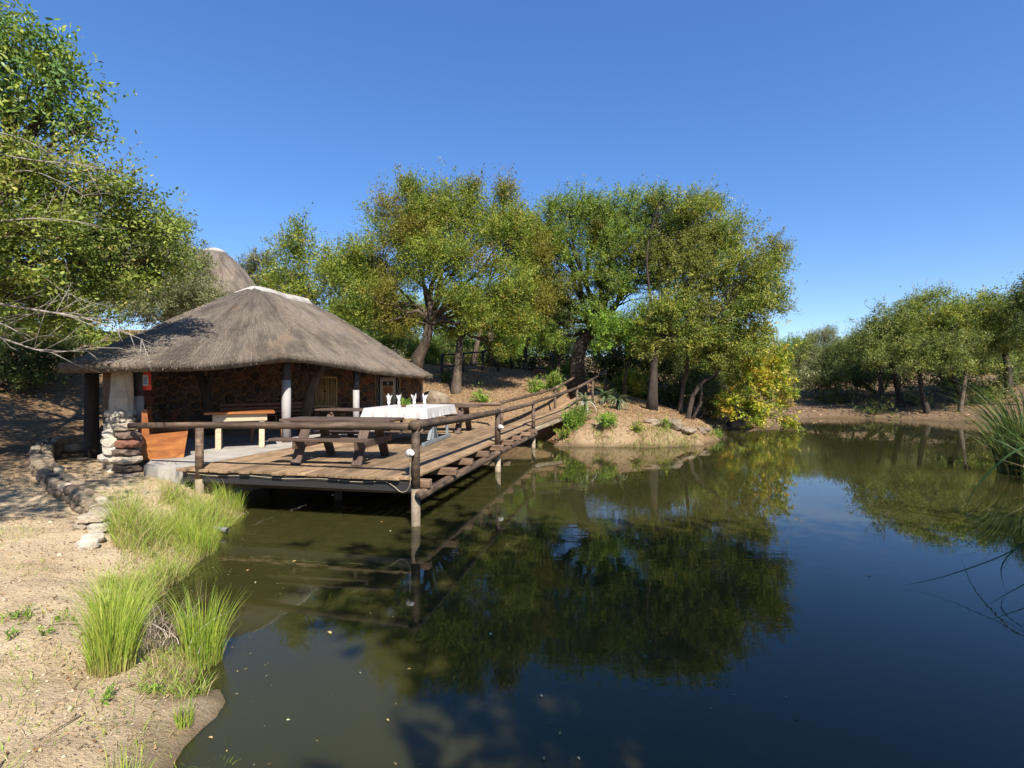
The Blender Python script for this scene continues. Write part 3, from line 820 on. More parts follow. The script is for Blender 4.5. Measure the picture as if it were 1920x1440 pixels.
# far wood behind everything in the middle: single trees, tallest first
for i, (u, v, ru, rv, d, pl, lab) in enumerate([
        (720, 600, 120, 60, 40, GREEN, 'distant tree seen through the yellow green crown'), (900, 620, 110, 55, 42, MIXED, 'distant tree behind the fence and slope'),
        (1040, 600, 100, 60, 41, DARKG, 'distant dark tree behind the curving trunk'), (1180, 640, 110, 60, 40, DARKG, 'distant dark tree behind the bright green branch'),
        (1320, 640, 100, 60, 40, MIXED, 'distant olive tree behind the spreading tree'), (1440, 680, 60, 40, 46, MIXED, 'distant tree just behind the yellow bush')]):
    c = P(u, v, d)
    tree('background_tree', lab, at_ground(c.x, c.y), [(u - ru * .4, v, ru * .6, rv * .8, d, 2), (u + ru * .4, v + 4, ru * .6, rv * .8, d, 2), (u, v - rv * .35, ru * .6, rv * .6, d + 1, 2), (u, v + rv * .8, ru, rv * .5, d, 1.6)], pl, (.19, .085), 2.2, 80 + i, .2, per=22, twig=.8, group='distant trees behind the middle group')

# --- far bank at the right
FAR = [(1540, 640, 46, 26, 60, GREYG, 1540, 700, 1540, .15, 'hazy treetop far beyond the dark spreading tree'),
       (1500, 668, 40, 32, 47, FARG, 1500, 740, 1500, .15, 'olive tree right behind the pale thorn tree'), (1620, 655, 54, 32, 50, FARG, 1620, 735, 1620, .17, 'dense distant tree behind the rounded far tree'), (1570, 675, 50, 26, 53, MIXED, 1570, 735, 1570, .15, 'distant olive tree in the gap of the far tree line'),
       (1700, 640, 80, 44, 52, FARG, 1700, 720, 1700, .2, 'dense tree high on the slope behind the tallest far tree'),
       (1800, 625, 80, 50, 50, FARG, 1800, 715, 1800, .2, 'dense tree high on the slope behind the broad far tree'),
       (1890, 640, 80, 50, 46, MIXED, 1890, 715, 1890, .2, 'dense tree high on the slope at the right edge'),
       (1512, 690, 42, 34, 46, GREYG, 1512, 750, 1506, .12, 'pale grey green thorn tree across the water beside the yellow bush'),
       (1480, 655, 34, 22, 52, BRIGHT, 1482, 735, 1482, .15, 'bright green treetop behind the pale thorn tree'),
       (1590, 675, 62, 40, 40, DARKG, 1640, 762, 1612, .16, 'low dark spreading tree at the left of the far bank'),
       (1665, 625, 66, 52, 34, FARG, 1655, 765, 1640, .16, 'rounded tree on the far bank with a leaning dark trunk'),
       (1740, 585, 62, 42, 35, MIXED, 1690, 778, 1650, .17, 'tallest olive tree on the far bank, its trunk leaning left'),
       (1735, 660, 60, 34, 32, FARG, 1738, 780, 1722, .16, 'tree on the far bank with paired upright trunks'),
       (1830, 600, 70, 52, 33, MIXED, 1810, 785, 1770, .18, 'broad tree on the far bank left of the reeds'),
       (1805, 660, 60, 34, 31, FARG, 1800, 775, 1812, .12, 'small tree with a pale stem near the reeds'),
       (1900, 600, 60, 55, 34, FARG, 1890, 750, 1880, .2, 'fine leaved tree behind the reeds'),
       (1960, 560, 60, 60, 30, DARKG, 1960, 740, 1955, .2, 'dark tree at the right edge of the photo')]
for i, (u, v, ru, rv, d, pl, tu, tv, tu2, r, lab) in enumerate(FAR):
    b = P(tu, tv, d); b.z = tz(b.x, b.y)
    fk = P(tu2, (v + rv * .7 + 8), d)
    lobes = [(u - ru * .5, v + 4, ru * .6, rv * .75, d, 1.6), (u + ru * .5, v + 6, ru * .6, rv * .75, d + .4, 1.6), (u, v - rv * .45, ru * .62, rv * .6, d, 1.5), (u - ru * .1, v + rv * .6, ru * .9, rv * .4, d, 1.4), (u - ru * .5, v + rv * .95, ru * .5, rv * .32, d - .8, 1.2), (u + ru * .55, v + rv * .9, ru * .45, rv * .3, d - .5, 1.2), (u + ru * .35, v - rv * .8, ru * .22, rv * .3, d, .7)]
    tree('far_bank_tree', lab, b, lobes, pl, (.125, .05), 2.2, 100 + i, r, fork=fk, bark=M_BARK_DARK if i != 14 else M_BARK, per=20, twig=.6, group='trees on the far bank', trunks=3 if i in (7,) else 1, bare=3)
for i, (u, v, ru, rv, d, pl, lab) in enumerate([
        (1560, 715, 60, 26, 48, FARG, 'low scrub behind the dark spreading tree'), (1690, 690, 90, 26, 46, GREYG, 'greyish scrub on the slope behind the far trees'),
        (1830, 690, 80, 30, 44, FARG, 'dark scrub on the slope behind the reeds'), (1640, 655, 50, 24, 55, FARG, 'distant scrub line left of the tallest far tree'),
        (1560, 752, 26, 12, 38, DARKG, 'small dark bush on the bare far bank left of the trunks'), (1635, 768, 22, 9, 33, DARKG, 'dark weeds at the foot of the leaning far trunk'), (1715, 755, 34, 16, 35, GREYG, 'grey scrub between the far trunks'), (1850, 745, 36, 18, 33, FARG, 'low scrub beside the reeds on the far bank'), (1900, 720, 50, 30, 36, DARKG, 'dark bush directly behind the reed tops'),
        (1915, 690, 60, 40, 40, FARG, 'olive bush on the slope at the far right edge'), (1860, 700, 60, 30, 41, MIXED, 'olive bush on the slope above the reeds'),
        (1530, 715, 46, 26, 40, GREYG, 'pale thorn bush at the left end of the far bank'), (1600, 712, 50, 22, 37, DARKG, 'dark bush under the low spreading tree'), (1680, 715, 46, 18, 38, DARKG, 'shaded bush behind the leaning far trunks'), (1780, 715, 50, 20, 37, FARG, 'olive bush behind the pale far stem')]):
    c = P(u, v, d)
    tree('far_scrub', lab, at_ground(c.x, c.y), [(u - ru * .5, v, ru * .6, rv, d, 1.6), (u + ru * .5, v, ru * .6, rv, d, 1.6), (u, v - 8, ru * .5, rv * .8, d + 1, 1.4)], pl, (.2, .08), 1.9, 120 + i, .1, per=18, twig=.7, cat='bush', group='scrub on the far slope')

# --- trees on the bank where the photographer stands (their shade lies on the pond)
for i, (x, y, h, r, lab) in enumerate([(4.9, -2.6, 9.2, 2.7, 'tall tree on the near bank behind the photographer'), (8.6, -2.6, 9.0, 2.8, 'second tall tree on the near bank behind the photographer'), (12.4, -1.5, 8.6, 2.8, 'third tall tree on the near bank behind the photographer')]):
    tree('near_bank_tree', lab, at_ground(x, y), [('w', x - 1.4, y + .2, h - .6, r * .75, r * .8, r * .5), ('w', x + 1.4, y - .2, h - 1.0, r * .75, r * .8, r * .6), ('w', x, y, h - 2.4, r * .9, r * .8, r * .5), ('w', x + .6, y - 1.6, h + .2, r * .7, r * .7, r * .5), ('w', x - .6, y + .3, h - 4.2, r * .9, r * .8, r * .5)],
         GREEN, (.26, .13), 4.6, 140 + i, .28, per=16, twig=.8, group='trees on the near bank', sub=0)

# ------------------------------------------------------------------ thatched shelter
FLOOR = .70
hut = thing('thatched_shelter', 'open thatched shelter with stone back wall beside the deck', 'shelter', (-7, 15, FLOOR))
EAVE = [(-7.6, 9.1, 2.43), (-6.4, 9.05, 2.45), (-5.72, 10.25, 2.52), (-5.06, 12.2, 2.75), (-4.42, 13.8, 2.66), (-4.0, 15.4, 2.54), (-3.45, 17.2, 2.46), (-2.95, 18.8, 2.42), (-3.1, 20.2, 2.42), (-4.3, 21.3, 2.45),
        (-6.2, 21.6, 2.5), (-8.4, 20.2, 2.5), (-10.0, 17.2, 2.5), (-10.45, 13.8, 2.5), (-9.45, 11.35, 2.46), (-8.45, 9.95, 2.43)]
eave = catmull(EAVE, 12)
RA = np.array([-7.23, 15.0, 4.82]); RB = np.array([-6.66, 17.3, 4.82])
ne = len(eave)
seg = np.linalg.norm(np.roll(eave, -1, 0) - eave, axis=1)
arc = np.concatenate([[0], np.cumsum(seg)])
NR = 26
def roof_point(i, t, off=0.0):
    e = eave[i % ne]
    ab = RB - RA
    s = np.clip(((e[:2] - RA[:2]) @ ab[:2]) / (ab[:2] @ ab[:2]), 0, 1)
    r = RA + ab * s
    p = r * (1 - t) + e * t
    p = p.copy()
    p[2] += .20 * math.sin(math.pi * t) * (0.6 - .9 * t) - off
    return p
def roof_grid(off, t1=1.0, wob=0.0):
    V, uv = [], []
    for i in range(ne + 1):
        for k in range(NR + 1):
            t = t1 * (k / NR)
            p = roof_point(i, t, off)
            if wob and 0 < k:
                p[2] += wob * (float(vnoise(np.array([arc[i % ne] * 1.6]), np.array([t * 9.0]), 8)[0]) - .5)
            V.append(p); uv.append((arc[i] if i <= ne else arc[-1], t * 4.2))
    V = np.array(V)
    # close the seam
    V[ne * (NR + 1):] = V[:NR + 1]
    idx = []
    for i in range(ne):
        for k in range(NR):
            a = i * (NR + 1) + k
            idx.append((a, a + 1, a + NR + 2, a + NR + 1))
    return V, np.array(idx), np.array(uv)
Vt, It, UVt = roof_grid(0.0, 1.0, .09)
Vb, Ib, UVb = roof_grid(.20, .975)
n0 = len(Vt)
rim = []
for i in range(ne):
    a = i * (NR + 1) + NR
    b = (i + 1) * (NR + 1) + NR
    rim.append((a, n0 + a, n0 + b, b))
roof_me = mesh_np('roof', np.concatenate([Vt, Vb]), 4, np.concatenate([It, Ib[:, ::-1] + n0, np.array(rim)]), True, None, np.concatenate([UVt, UVb]))
roof_me.materials.append(M_THATCH); roof_me.materials.append(M_REEDCEIL)
mi = np.zeros(len(It) + len(Ib) + len(rim), dtype=np.int32); mi[len(It):len(It) + len(Ib)] = 1
roof_me.polygons.foreach_set('material_index', mi)
roof = link('roof', roof_me, None, hut)

def straws(pts_fn, n, Ls, Ws, cols, seed):
    rng = np.random.default_rng(seed)
    V, idx, C = [], [], []
    for k in range(n):
        p, d = pts_fn(rng)
        L = rng.uniform(*Ls); w = rng.uniform(*Ws)
        s = unit(np.cross(d, rng.normal(size=3)))
        b = len(V)
        V += [p - s * w, p + s * w, p + d * L]
        idx.append((b, b + 1, b + 2))
        c = np.array(cols[rng.integers(len(cols))]) * rng.uniform(.7, 1.3)
        C += [c, c, c]
    return mesh_np('straw', np.array(V), 3, np.array(idx), False, np.array(C))
STRAWC = [(.13, .115, .10), (.25, .222, .192), (.34, .30, .255), (.38, .30, .20)]
def eave_straw(rng):
    i = int(rng.integers(ne)); t = rng.uniform(.94, 1.0)
    p = roof_point(i, t, rng.uniform(0.0, .13)); q_ = roof_point((i + 1) % ne, t, 0)
    f = rng.random()
    d = roof_point(i, 1.0) - roof_point(i, .9)
    p = p + (q_ - roof_point(i, t, 0)) * f
    return p, unit(unit(d) + rng.normal(size=3) * .28 + np.array([0, 0, -.25]))
tag(link('eave_straw', straws(eave_straw, 5000, (.02, .055), (.003, .006), STRAWC, 3), M_STRAW, roof), kind='stuff')
def top_straw(rng):
    i = int(rng.integers(ne)); t = math.sqrt(rng.uniform(.03, 1.0))
    p = roof_point(i, t, 0); q_ = roof_point((i + 1) % ne, t, 0)
    p = p + (q_ - p) * rng.random() + np.array([0, 0, .008 + .012 * rng.random()])
    d = roof_point(i, min(1, t + .04)) - roof_point(i, max(0, t - .04))
    return p, unit(unit(d) + rng.normal(size=3) * .16 + np.array([0, 0, .06]))
tag(link('roof_straw', straws(top_straw, 16000, (.04, .11), (.002, .004), STRAWC, 4), M_STRAW, roof), kind='stuff')

# cement ridge cap
def sweep(path, prof, closed_ends=True):
    V, Fc = [], []
    m = len(prof)
    path = [Vector(p) for p in path]
    for i, p in enumerate(path):
        t = (path[min(i + 1, len(path) - 1)] - path[max(i - 1, 0)]).normalized()
        s = t.cross(Vector((0, 0, 1))).normalized()
        up = s.cross(t)
        for a, b in prof: V.append(p + s * a + up * b)
    for i in range(len(path) - 1):
        for k in range(m):
            Fc.append((i * m + k, i * m + (k + 1) % m, (i + 1) * m + (k + 1) % m, (i + 1) * m + k))
    Fc.append(tuple(range(m))[::-1]); Fc.append(tuple((len(path) - 1) * m + k for k in range(m)))
    return V, Fc
dirR = Vector(RB - RA).normalized()
pA = Vector(RA) - dirR * .55 + Vector((-.2, 0, -.22)); pB = Vector(RB) + dirR * .30 + Vector((0, 0, -.12))
cap_path = [pA, Vector(RA) - dirR * .15 + Vector((0, 0, .02))] + [Vector(RA).lerp(Vector(RB), t) + Vector((0, 0, .06 + .015 * math.sin(t * 9))) for t in (0.05, .25, .5, .75, 1)] + [pB]
v, f = sweep(cap_path, [(-.19, -.21), (-.175, -.14), (-.06, -.02), (.06, -.02), (.175, -.14), (.19, -.21), (0, -.12)])
link('ridge_cap', mesh_py('ridge_cap', v, f), M_CAP, roof)

# rafters under the thatch
for i in range(0, ne, 8):
    a = roof_point(i, .05, .25); m_ = roof_point(i, .5, .25); e = roof_point(i, .93, .25)
    v, f = tube_data([a, m_, e], [.045, .04, .035], 7, .05)
    link('rafter', mesh_py('rafter', v, f, True), M_LOG, roof)
for t in (.86, .6, .35):
    path = [roof_point(i, t, .23 + .0) for i in range(0, ne + 1, 4)]
    v, f = tube_data(path, [.022] * len(path), 6, 0, cap=False)
    link('batten', mesh_py('batten', v, f, True), M_CANE, roof)

# slab
DK = Vector((-1.43, 7.92, 0)); ANG = math.radians(12.5)
E2 = Vector((math.sin(ANG), math.cos(ANG), 0)); E1 = Vector((-math.cos(ANG), math.sin(ANG), 0))
DZ = .714
def D(a, b, z=DZ): 
    p = DK + E1 * a + E2 * b
    return Vector((p.x, p.y, z))
SLAB = [D(4.16, .12), D(4.7, .10), D(5.15, .25), D(5.55, .75), (-8.0, 10.35), (-9.2, 11.6), (-10.05, 13.6), (-9.4, 16.5), (-7.5, 19.2), (-5.2, 20.5), (-3.0, 20.5), D(4.16, 9.9)]
SLAB = [(p[0], p[1]) for p in SLAB]
bm = bmesh.new()
fa = bm.faces.new([bm.verts.new((x, y, FLOOR)) for x, y in SLAB])
if fa.normal.z < 0: fa.normal_flip()
bm.normal_update()
ext = bmesh.ops.extrude_face_region(bm, geom=[fa])
for v_ in ext['geom']:
    if isinstance(v_, bmesh.types.BMVert): v_.co.z = -.2
bmesh.ops.recalc_face_normals(bm, faces=bm.faces)
bmesh.ops.bevel(bm, geom=[e for e in bm.edges if e.verts[0].co.z > .5 and e.verts[1].co.z > .5], offset=.03, segments=2, affect='EDGES')
slab_me = bpy.data.meshes.new('floor_slab'); bm.to_mesh(slab_me); bm.free()
link('floor_slab', slab_me, M_CEMENT, hut)

# posts: whitewashed below, black above
for (x, y, r, zw, top) in [(-7.2, 10.27, .098, 1.87, 2.75), (-5.43, 12.83, .105, 2.20, 2.78), (-4.4, 15.06, .088, 1.93, 2.62)]:
    pst = link('post', mesh_py('post', *lathe_data([(r, 0), (r, zw - FLOOR)], 16), True), M_WHITEPAINT, hut, Matrix.Translation((x, y, FLOOR)))
    up = link('post_top', mesh_py('post_top', *lathe_data([(r * .98, 0), (r * .95, top - zw)], 16), True), M_BLACKPAINT, pst, Matrix.Translation((x, y, zw)))
pl = link('post', mesh_py('post', *lathe_data([(.13, 0), (.125, .4), (.12, 1.2), (.115, 2.4)], 12), True), M_BARK_DARK, hut, Matrix.Translation((-8.12, 10.3, .35)))
# forked tree-trunk supports
def forked(base, path, br, r, mat):
    v1 = tube_data([base] + path, [r * 1.2] + [r * (1 - .35 * i / len(path)) for i in range(len(path))], 10, .06)
    v2 = tube_data(br, [r * .75, r * .6, r * .5], 8, .06)
    v, f = merge([v1, v2])
    return link('forked_post', mesh_py('forked_post', v, f, True), mat, hut)
forked(P(570, 812, 14.6) * 1.0, [P(572, 785, 14.6), P(580, 740, 14.6), P(590, 712, 14.6), P(604, 690, 14.6), P(606, 660, 14.7)], [P(584, 728, 14.6), P(574, 700, 14.6), P(566, 672, 14.7)], .14, M_BARK)
forked(P(392, 815, 13.4), [P(392, 770, 13.4), P(386, 735, 13.4), P(376, 705, 13.4), P(368, 670, 13.4)], [P(388, 738, 13.4), P(396, 706, 13.4), P(402, 672, 13.4)], .12, M_BARK_DARK)
# ring beam on the posts
for a, b in [((-8.12, 10.3, 2.68), (-7.2, 10.27, 2.66)), ((-7.2, 10.27, 2.62), (-5.43, 12.83, 2.72)), ((-5.43, 12.83, 2.72), (-4.4, 15.06, 2.60)), ((-4.4, 15.06, 2.60), (-3.85, 17.6, 2.5))]:
    log('ring_beam', a, b, .07, .065, M_LOG, hut, 8, 4)

# back wall: mortar core with individual stones
WALLP = catmull([(-9.7, 13.0), (-9.0, 15.6), (-7.4, 17.9), (-5.4, 19.3), (-3.35, 19.75)], 8, False)
wseg = np.linalg.norm(WALLP[1:] - WALLP[:-1], axis=1); warc = np.concatenate([[0], np.cumsum(wseg)])
WL = warc[-1]
def wall_pt(s, off=0.0):
    s = min(max(s, 0), WL - 1e-4)
    i = int(np.searchsorted(warc, s, side='right') - 1)
    f = (s - warc[i]) / wseg[i]
    p = WALLP[i] * (1 - f) + WALLP[i + 1] * f
    t = WALLP[i + 1] - WALLP[i]; t = t / np.linalg.norm(t)
    nrm = np.array([t[1], -t[0]])        # towards the camera side
    return p + nrm * off
WT = 2.95
def roof_under(x, y):
    k = np.argmin((Vb[:, 0] - x) ** 2 + (Vb[:, 1] - y) ** 2)
    return float(Vb[k, 2])
def wall_top(s):
    return min(WT, min(roof_under(*wall_pt(s, o)) for o in (0, -.35, .05)) - .05)
V, Fc = [], []
ns = len(WALLP)
for k in range(ns):
    s = warc[k]
    a = wall_pt(s, 0.0); b = wall_pt(s, -.35)
    wt_ = wall_top(s)
    V += [(a[0], a[1], .55), (a[0], a[1], wt_), (b[0], b[1], wt_), (b[0], b[1], .55)]
for k in range(ns - 1):
    for q_ in range(4):
        Fc.append((k * 4 + q_, k * 4 + (q_ + 1) % 4, (k + 1) * 4 + (q_ + 1) % 4, (k + 1) * 4 + q_))
Fc += [(0, 1, 2, 3), tuple((ns - 1) * 4 + i for i in (3, 2, 1, 0))]
wall = link('stone_wall', mesh_py('stone_wall', V, Fc), M_MORTAR, hut)

def clip_poly(poly, n, c):
    out = []
    for i in range(len(poly)):
        a, b = poly[i], poly[(i + 1) % len(poly)]
        da, db = a @ n - c, b @ n - c
        if da <= 0: out.append(a)
        if (da < 0 < db) or (db < 0 < da):
            out.append(a + (b - a) * (da / (da - db)))
    return out
def voronoi_stones(w, h, sx, sy, seed, gap=.018, jit=.42):
    rng = np.random.default_rng(seed)
    pts = []
    nyy = int(h / sy)
    for j in range(nyy):
        nxx = int(w / sx)
        for i in range(nxx):
            pts.append(((i + .5 + (.5 if j % 2 else 0) + rng.uniform(-jit, jit)) * w / nxx, (j + .5 + rng.uniform(-jit, jit)) * h / nyy))
    pts = np.array(pts)
    res = []
    for i, p in enumerate(pts):
        poly = [np.array(q_) for q_ in ((0, 0), (w, 0), (w, h), (0, h))]
        for j in np.argsort(((pts - p) ** 2).sum(1))[1:16]:
            n = pts[j] - p
            L = np.linalg.norm(n)
            if L < 1e-6: continue
            n = n / L
            poly = clip_poly(poly, n, ((pts[j] + p) / 2) @ n - gap)
            if len(poly) < 3: break
        if len(poly) >= 3:
            poly = np.array(poly)
            if (poly.max(0) - poly.min(0)).min() > .05:
                res.append(poly)
    return res
def stone_mesh(poly, mapper, proud, rng):
    """poly in wall coordinates -> rounded stone standing proud of the mortar"""
    c = poly.mean(0)
    # soften corners
    pts = []
    for i in range(len(poly)):
        a, b = poly[i], poly[(i + 1) % len(poly)]
        pts += [a * .78 + b * .22, a * .22 + b * .78]
    pts = np.array(pts)
    rings = [(1.0, -.03), (.97, proud * .55), (.80, proud)]
    V, Fc = [], []
    m = len(pts)
    for s, o in rings:
        for p in pts:
            q_ = c + (p - c) * s
            V.append(mapper(q_[0], q_[1], o + (rng.uniform(-.25, .25) * proud if s < .9 else 0)))
    for r in range(2):
        for k in range(m):
            Fc.append((r * m + k, r * m + (k + 1) % m, (r + 1) * m + (k + 1) % m, (r + 1) * m + k))
    Fc.append(tuple(2 * m + k for k in range(m)))
    return mesh_py('stone', V, Fc)
rr = np.random.default_rng(5)
SHUT_S = None
def map_wall(s, z, o):
    p = wall_pt(s, o)
    return (p[0], p[1], .70 + z)
def near_s(x, y):
    best = min((np.hypot(*(wall_pt(s) - np.array([x, y]))), s) for s in np.linspace(0, WL, 200))
    return best[1]
S_SHUT = near_s(*P(606, 735, 18.55).xy); S_DOOR = near_s(*P(727, 735, 19.5).xy)
for poly in voronoi_stones(WL, WT - .70, .33, .22, 9):
    c = poly.mean(0)
    if poly[:, 1].max() + .70 > wall_top(c[0]): continue
    if abs(c[0] - S_SHUT) < .42 and .45 < c[1] < 1.75: continue
    if abs(c[0] - S_DOOR) < .45 and c[1] < 2.0: continue
    link('stone', stone_mesh(poly, map_wall, rr.uniform(.025, .06), rr), M_STONE if rr.random() < .8 else M_STONE_RED, wall)
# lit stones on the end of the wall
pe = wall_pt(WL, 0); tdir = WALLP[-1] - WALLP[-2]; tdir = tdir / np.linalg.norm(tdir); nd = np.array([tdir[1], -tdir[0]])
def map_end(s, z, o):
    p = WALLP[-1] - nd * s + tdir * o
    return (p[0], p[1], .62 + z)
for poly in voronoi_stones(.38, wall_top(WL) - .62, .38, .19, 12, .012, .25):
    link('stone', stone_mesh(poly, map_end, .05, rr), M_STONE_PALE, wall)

# cane shutter in the wall
def wall_frame(s, z, off):
    a = Vector((*wall_pt(s, off), z))
    b = Vector((*wall_pt(s + .05, off), z))
    x = (b - a).normalized()
    M = Matrix((x, Vector((0, 0, 1)).cross(x), Vector((0, 0, 1)))).transposed().to_4x4()
    M.translation = a
    return M
Mx = wall_frame(S_SHUT, 1.83, .03)
sh_ = link('shutter', box_mesh(.84, .03, 1.0, .004, M_DOORDARK, True), M_DOORDARK, hut, Mx)
for i in range(15):
    x = -.39 + i * .0557
    hgt = .93 + random.uniform(-.03, .03)
    v, f = tube_data([(x, -.035, -hgt / 2), (x + random.uniform(-.006, .006), -.035, 0), (x, -.035, hgt / 2)], [.021, .019, .018], 6, .05)
    link('cane', mesh_py('cane', v, f, True), M_CANE, sh_, Mx)
for z in (-.5, .5):
    link('shutter_rail', box_mesh(.92, .05, .055, .004, M_CANE, True), M_CANE, sh_, Mx @ Matrix.Translation((0, -.04, z)))
for x in (-.45, .45):
    link('shutter_stile', box_mesh(.05, .05, .95, .004, M_CANE, True), M_CANE, sh_, Mx @ Matrix.Translation((x, -.04, 0)))
link('latch', box_mesh(.16, .03, .03, .004, M_IRON, True), M_IRON, sh_, Mx @ Matrix.Translation((.05, -.065, .02)))

# painted door with a wavy border
Md = wall_frame(S_DOOR, 1.62, .03)
dr = link('door', box_mesh(.84, .05, 1.86, .004, M_DOORDARK, True), M_DOORDARK, hut, Md)
for (x, z, w, h) in [(-.43, 0, .03, 1.92), (.43, 0, .03, 1.92), (0, .95, .89, .03)]:
    link('door_frame', box_mesh(w, .07, h, .003, M_TAN, True), M_TAN, dr, Md @ Matrix.Translation((x, -.02, z)))
def flat_shape(name, pts, y, mat, thick=.006):
    V = [(x, y, z) for x, z in pts] + [(x, y + thick, z) for x, z in pts]
    m = len(pts)
    Fc = [tuple(range(m)), tuple(range(2 * m - 1, m - 1, -1))] + [(k, m + k, m + (k + 1) % m, (k + 1) % m) for k in range(m)]
    return link(name, mesh_py(name, V, Fc), mat, dr, Md)
wave = [(-.36 + .018 * math.sin(t * 22), -.9 + 1.76 * t) for t in np.linspace(0, 1, 60)]
wav2 = [(-.36 + .72 * t, .855 + .012 * math.sin(t * 24)) for t in np.linspace(0, 1, 30)]
wav3 = [(.36 + .018 * math.sin(t * 22), .86 - 1.76 * t) for t in np.linspace(0, 1, 60)]
for wv in (wave, wav2, wav3):
    v, f = tube_data([(x, -.03, z) for x, z in wv], [.008] * len(wv), 5)
    link('wavy_border', mesh_py('wavy_border', v, f, True), M_DOORPALE, dr, Md)
flat_shape('door_panel', [(-.27, -.9), (.27, -.9), (.27, .72), (-.27, .72)], -.034, M_DOORPALE)
flat_shape('inner_panel', [(-.19, -.9), (.19, -.9), (.19, .58), (-.19, .58)], -.042, M_TAN)
flat_shape('dark_band', [(-.19, .42), (.19, .42), (.19, .58), (-.19, .58)], -.048, M_DOORDARK)
flat_shape('dot', [(.045 * math.cos(a), .50 + .045 * math.sin(a)) for a in np.linspace(0, 6.283, 14)[:-1]], -.054, M_WHITE)
for sx in (-1, 1):
    flat_shape('painted_lobe', [(sx * .075 + .085 * math.cos(a), .25 + .12 * math.sin(a)) for a in np.linspace(0, 6.283, 18)[:-1]], -.050 - .002 * (sx + 1), M_RUST)
flat_shape('painted_stem', [(-.05, .16), (.05, .16), (.09, -.2), (.06, -.5), (-.06, -.5), (-.09, -.2)], -.048, M_RUST)
for i in range(9):
    x = -.24 + i * .06
    flat_shape('painted_tooth', [(x - .026, .70), (x + .026, .70), (x, .62)], -.041, M_RUST if i % 2 else M_TAN)
# painted pot on the wall right of the door
Mp = wall_frame(min(S_DOOR + .75, WL - .3), 1.72, .07)

# stone pier at the left front of the shelter
pier = thing('stone_pier', 'rough pale stone pier under the left end of the thatch', 'pier', (-6.95, 9.35, .4))
def rock_mesh(rx, ry, rz, seed, flat=.0, n=2):
    rng = random.Random(seed)
    bm = bmesh.new()
    bmesh.ops.create_icosphere(bm, subdivisions=n, radius=1)
    off = Vector((rng.uniform(0, 50), rng.uniform(0, 50), rng.uniform(0, 50)))
    from mathutils import noise as mn
    for v_ in bm.verts:
        c = v_.co.copy()
        k = max(abs(c.x), abs(c.y), abs(c.z))
        c = c.lerp(c / k * .86, .55)                 # blocky
        c *= 1 + .22 * mn.noise(c * 1.6 + off)
        v_.co = Vector((c.x * rx, c.y * ry, c.z * rz))
    me = bpy.data.meshes.new('rock')
    bm.to_mesh(me); bm.free()
    return me
core = link('core', rock_mesh(.19, .19, 1.12, 77, n=3), M_PIER, pier, Matrix.Translation((-7.28, 9.95, 1.42)) @ Matrix.Rotation(.3, 4, 'Z'))
z = .36; k = 0
while z < 1.5:
    hh = random.uniform(.09, .15)
    wide = .14 if z > 1.5 else .14 + (1.5 - z) * .09
    for a in range(5 if z < 1.6 else 4):
        an = a / (5 if z < 1.6 else 4) * 6.283 + random.uniform(-.3, .3)
        cx = -7.28 + math.cos(an) * wide * .95; cy = 9.95 + math.sin(an) * wide * .95
        o = link('stone', rock_mesh(random.uniform(.09, .15), random.uniform(.09, .14), hh * .62, 300 + k), M_PIER, pier, Matrix.Translation((cx, cy, z + hh / 2)) @ Matrix.Rotation(random.uniform(0, 6), 4, 'Z'))
        k += 1
    z += hh
# buttress stones at the foot (courses seen from the front)
z = .42
for i in range(7):
    hh = random.uniform(.12, .16)
    wd = .30 - .012 * i
    link('stone', rock_mesh(wd * random.uniform(.72, 1.0), .2, hh * .6, 400 + i), (M_STONE_PALE, M_STONE, M_STONE_PALE, M_STONE, M_STONE_RED, M_STONE, M_STONE_PALE)[i], pier, Matrix.Translation((-6.78 + random.uniform(-.03, .03), 9.34 + i * .015, z + hh / 2)) @ Matrix.Rotation(random.uniform(-.25, .25), 4, 'Z'))
    z += hh
for i in range(6):
    link('stone', rock_mesh(.16, .15, .11, 420 + i), M_PIER, pier, Matrix.Translation((-7.12 + random.uniform(-.12, .1), 9.5 + random.uniform(-.12, .1), .5 + i * .14)))

# curved low stone wall at the left of the path
low = thing('garden_wall', 'low curving dry stone edging wall beside the dirt path', 'wall', (-6.3, 8.1, .5))
LW = catmull([P(160, 795, 10.8).xy, P(95, 818, 10.2).xy, P(78, 860, 9.1).xy, P(110, 905, 8.0).xy, P(170, 935, 7.2).xy, P(196, 965, 6.7).xy, P(172, 1000, 6.3).xy], 7, False)
k = 0
for i in range(len(LW)):
    x, y = LW[i]
    gz = tz(x, y)
    tt = i / len(LW)
    nxt = LW[min(i + 1, len(LW) - 1)] - LW[max(i - 1, 0)]
    an = math.atan2(nxt[1], nxt[0])
    hgt = .34 * (1 - .45 * tt)
    for c in range(2):
        for sd in (-1, 1):
            ox = -math.sin(an) * .07 * sd; oy = math.cos(an) * .07 * sd
            link('stone', rock_mesh(random.uniform(.08, .14), random.uniform(.07, .10), hgt * .30, 500 + k, n=2), (M_STONE_PALE if (random.random() < .2 or tt > .84) else M_ROCK if random.random() < .93 else M_STONE), low,
                 Matrix.Translation((x + ox + random.uniform(-.02, .02), y + oy + random.uniform(-.02, .02), gz + hgt * (.22 + .46 * c))) @ Matrix.Rotation(an + random.uniform(-.3, .3), 4, 'Z'))
            k += 1

for u_, v_, sx_, sy_ in ((198, 962, .14, .10), (186, 978, .13, .10), (175, 992, .12, .09), (164, 1004, .11, .08)):
    d_ = 1.62 * F / (v_ - 720); p_ = P(u_, v_, d_)
    link('stone', rock_mesh(sx_, sy_, .07, int(u_)), M_PIER, low, Matrix.Translation((p_.x, p_.y, tz(p_.x, p_.y) + .05)) @ Matrix.Rotation(.9, 4, 'Z'))

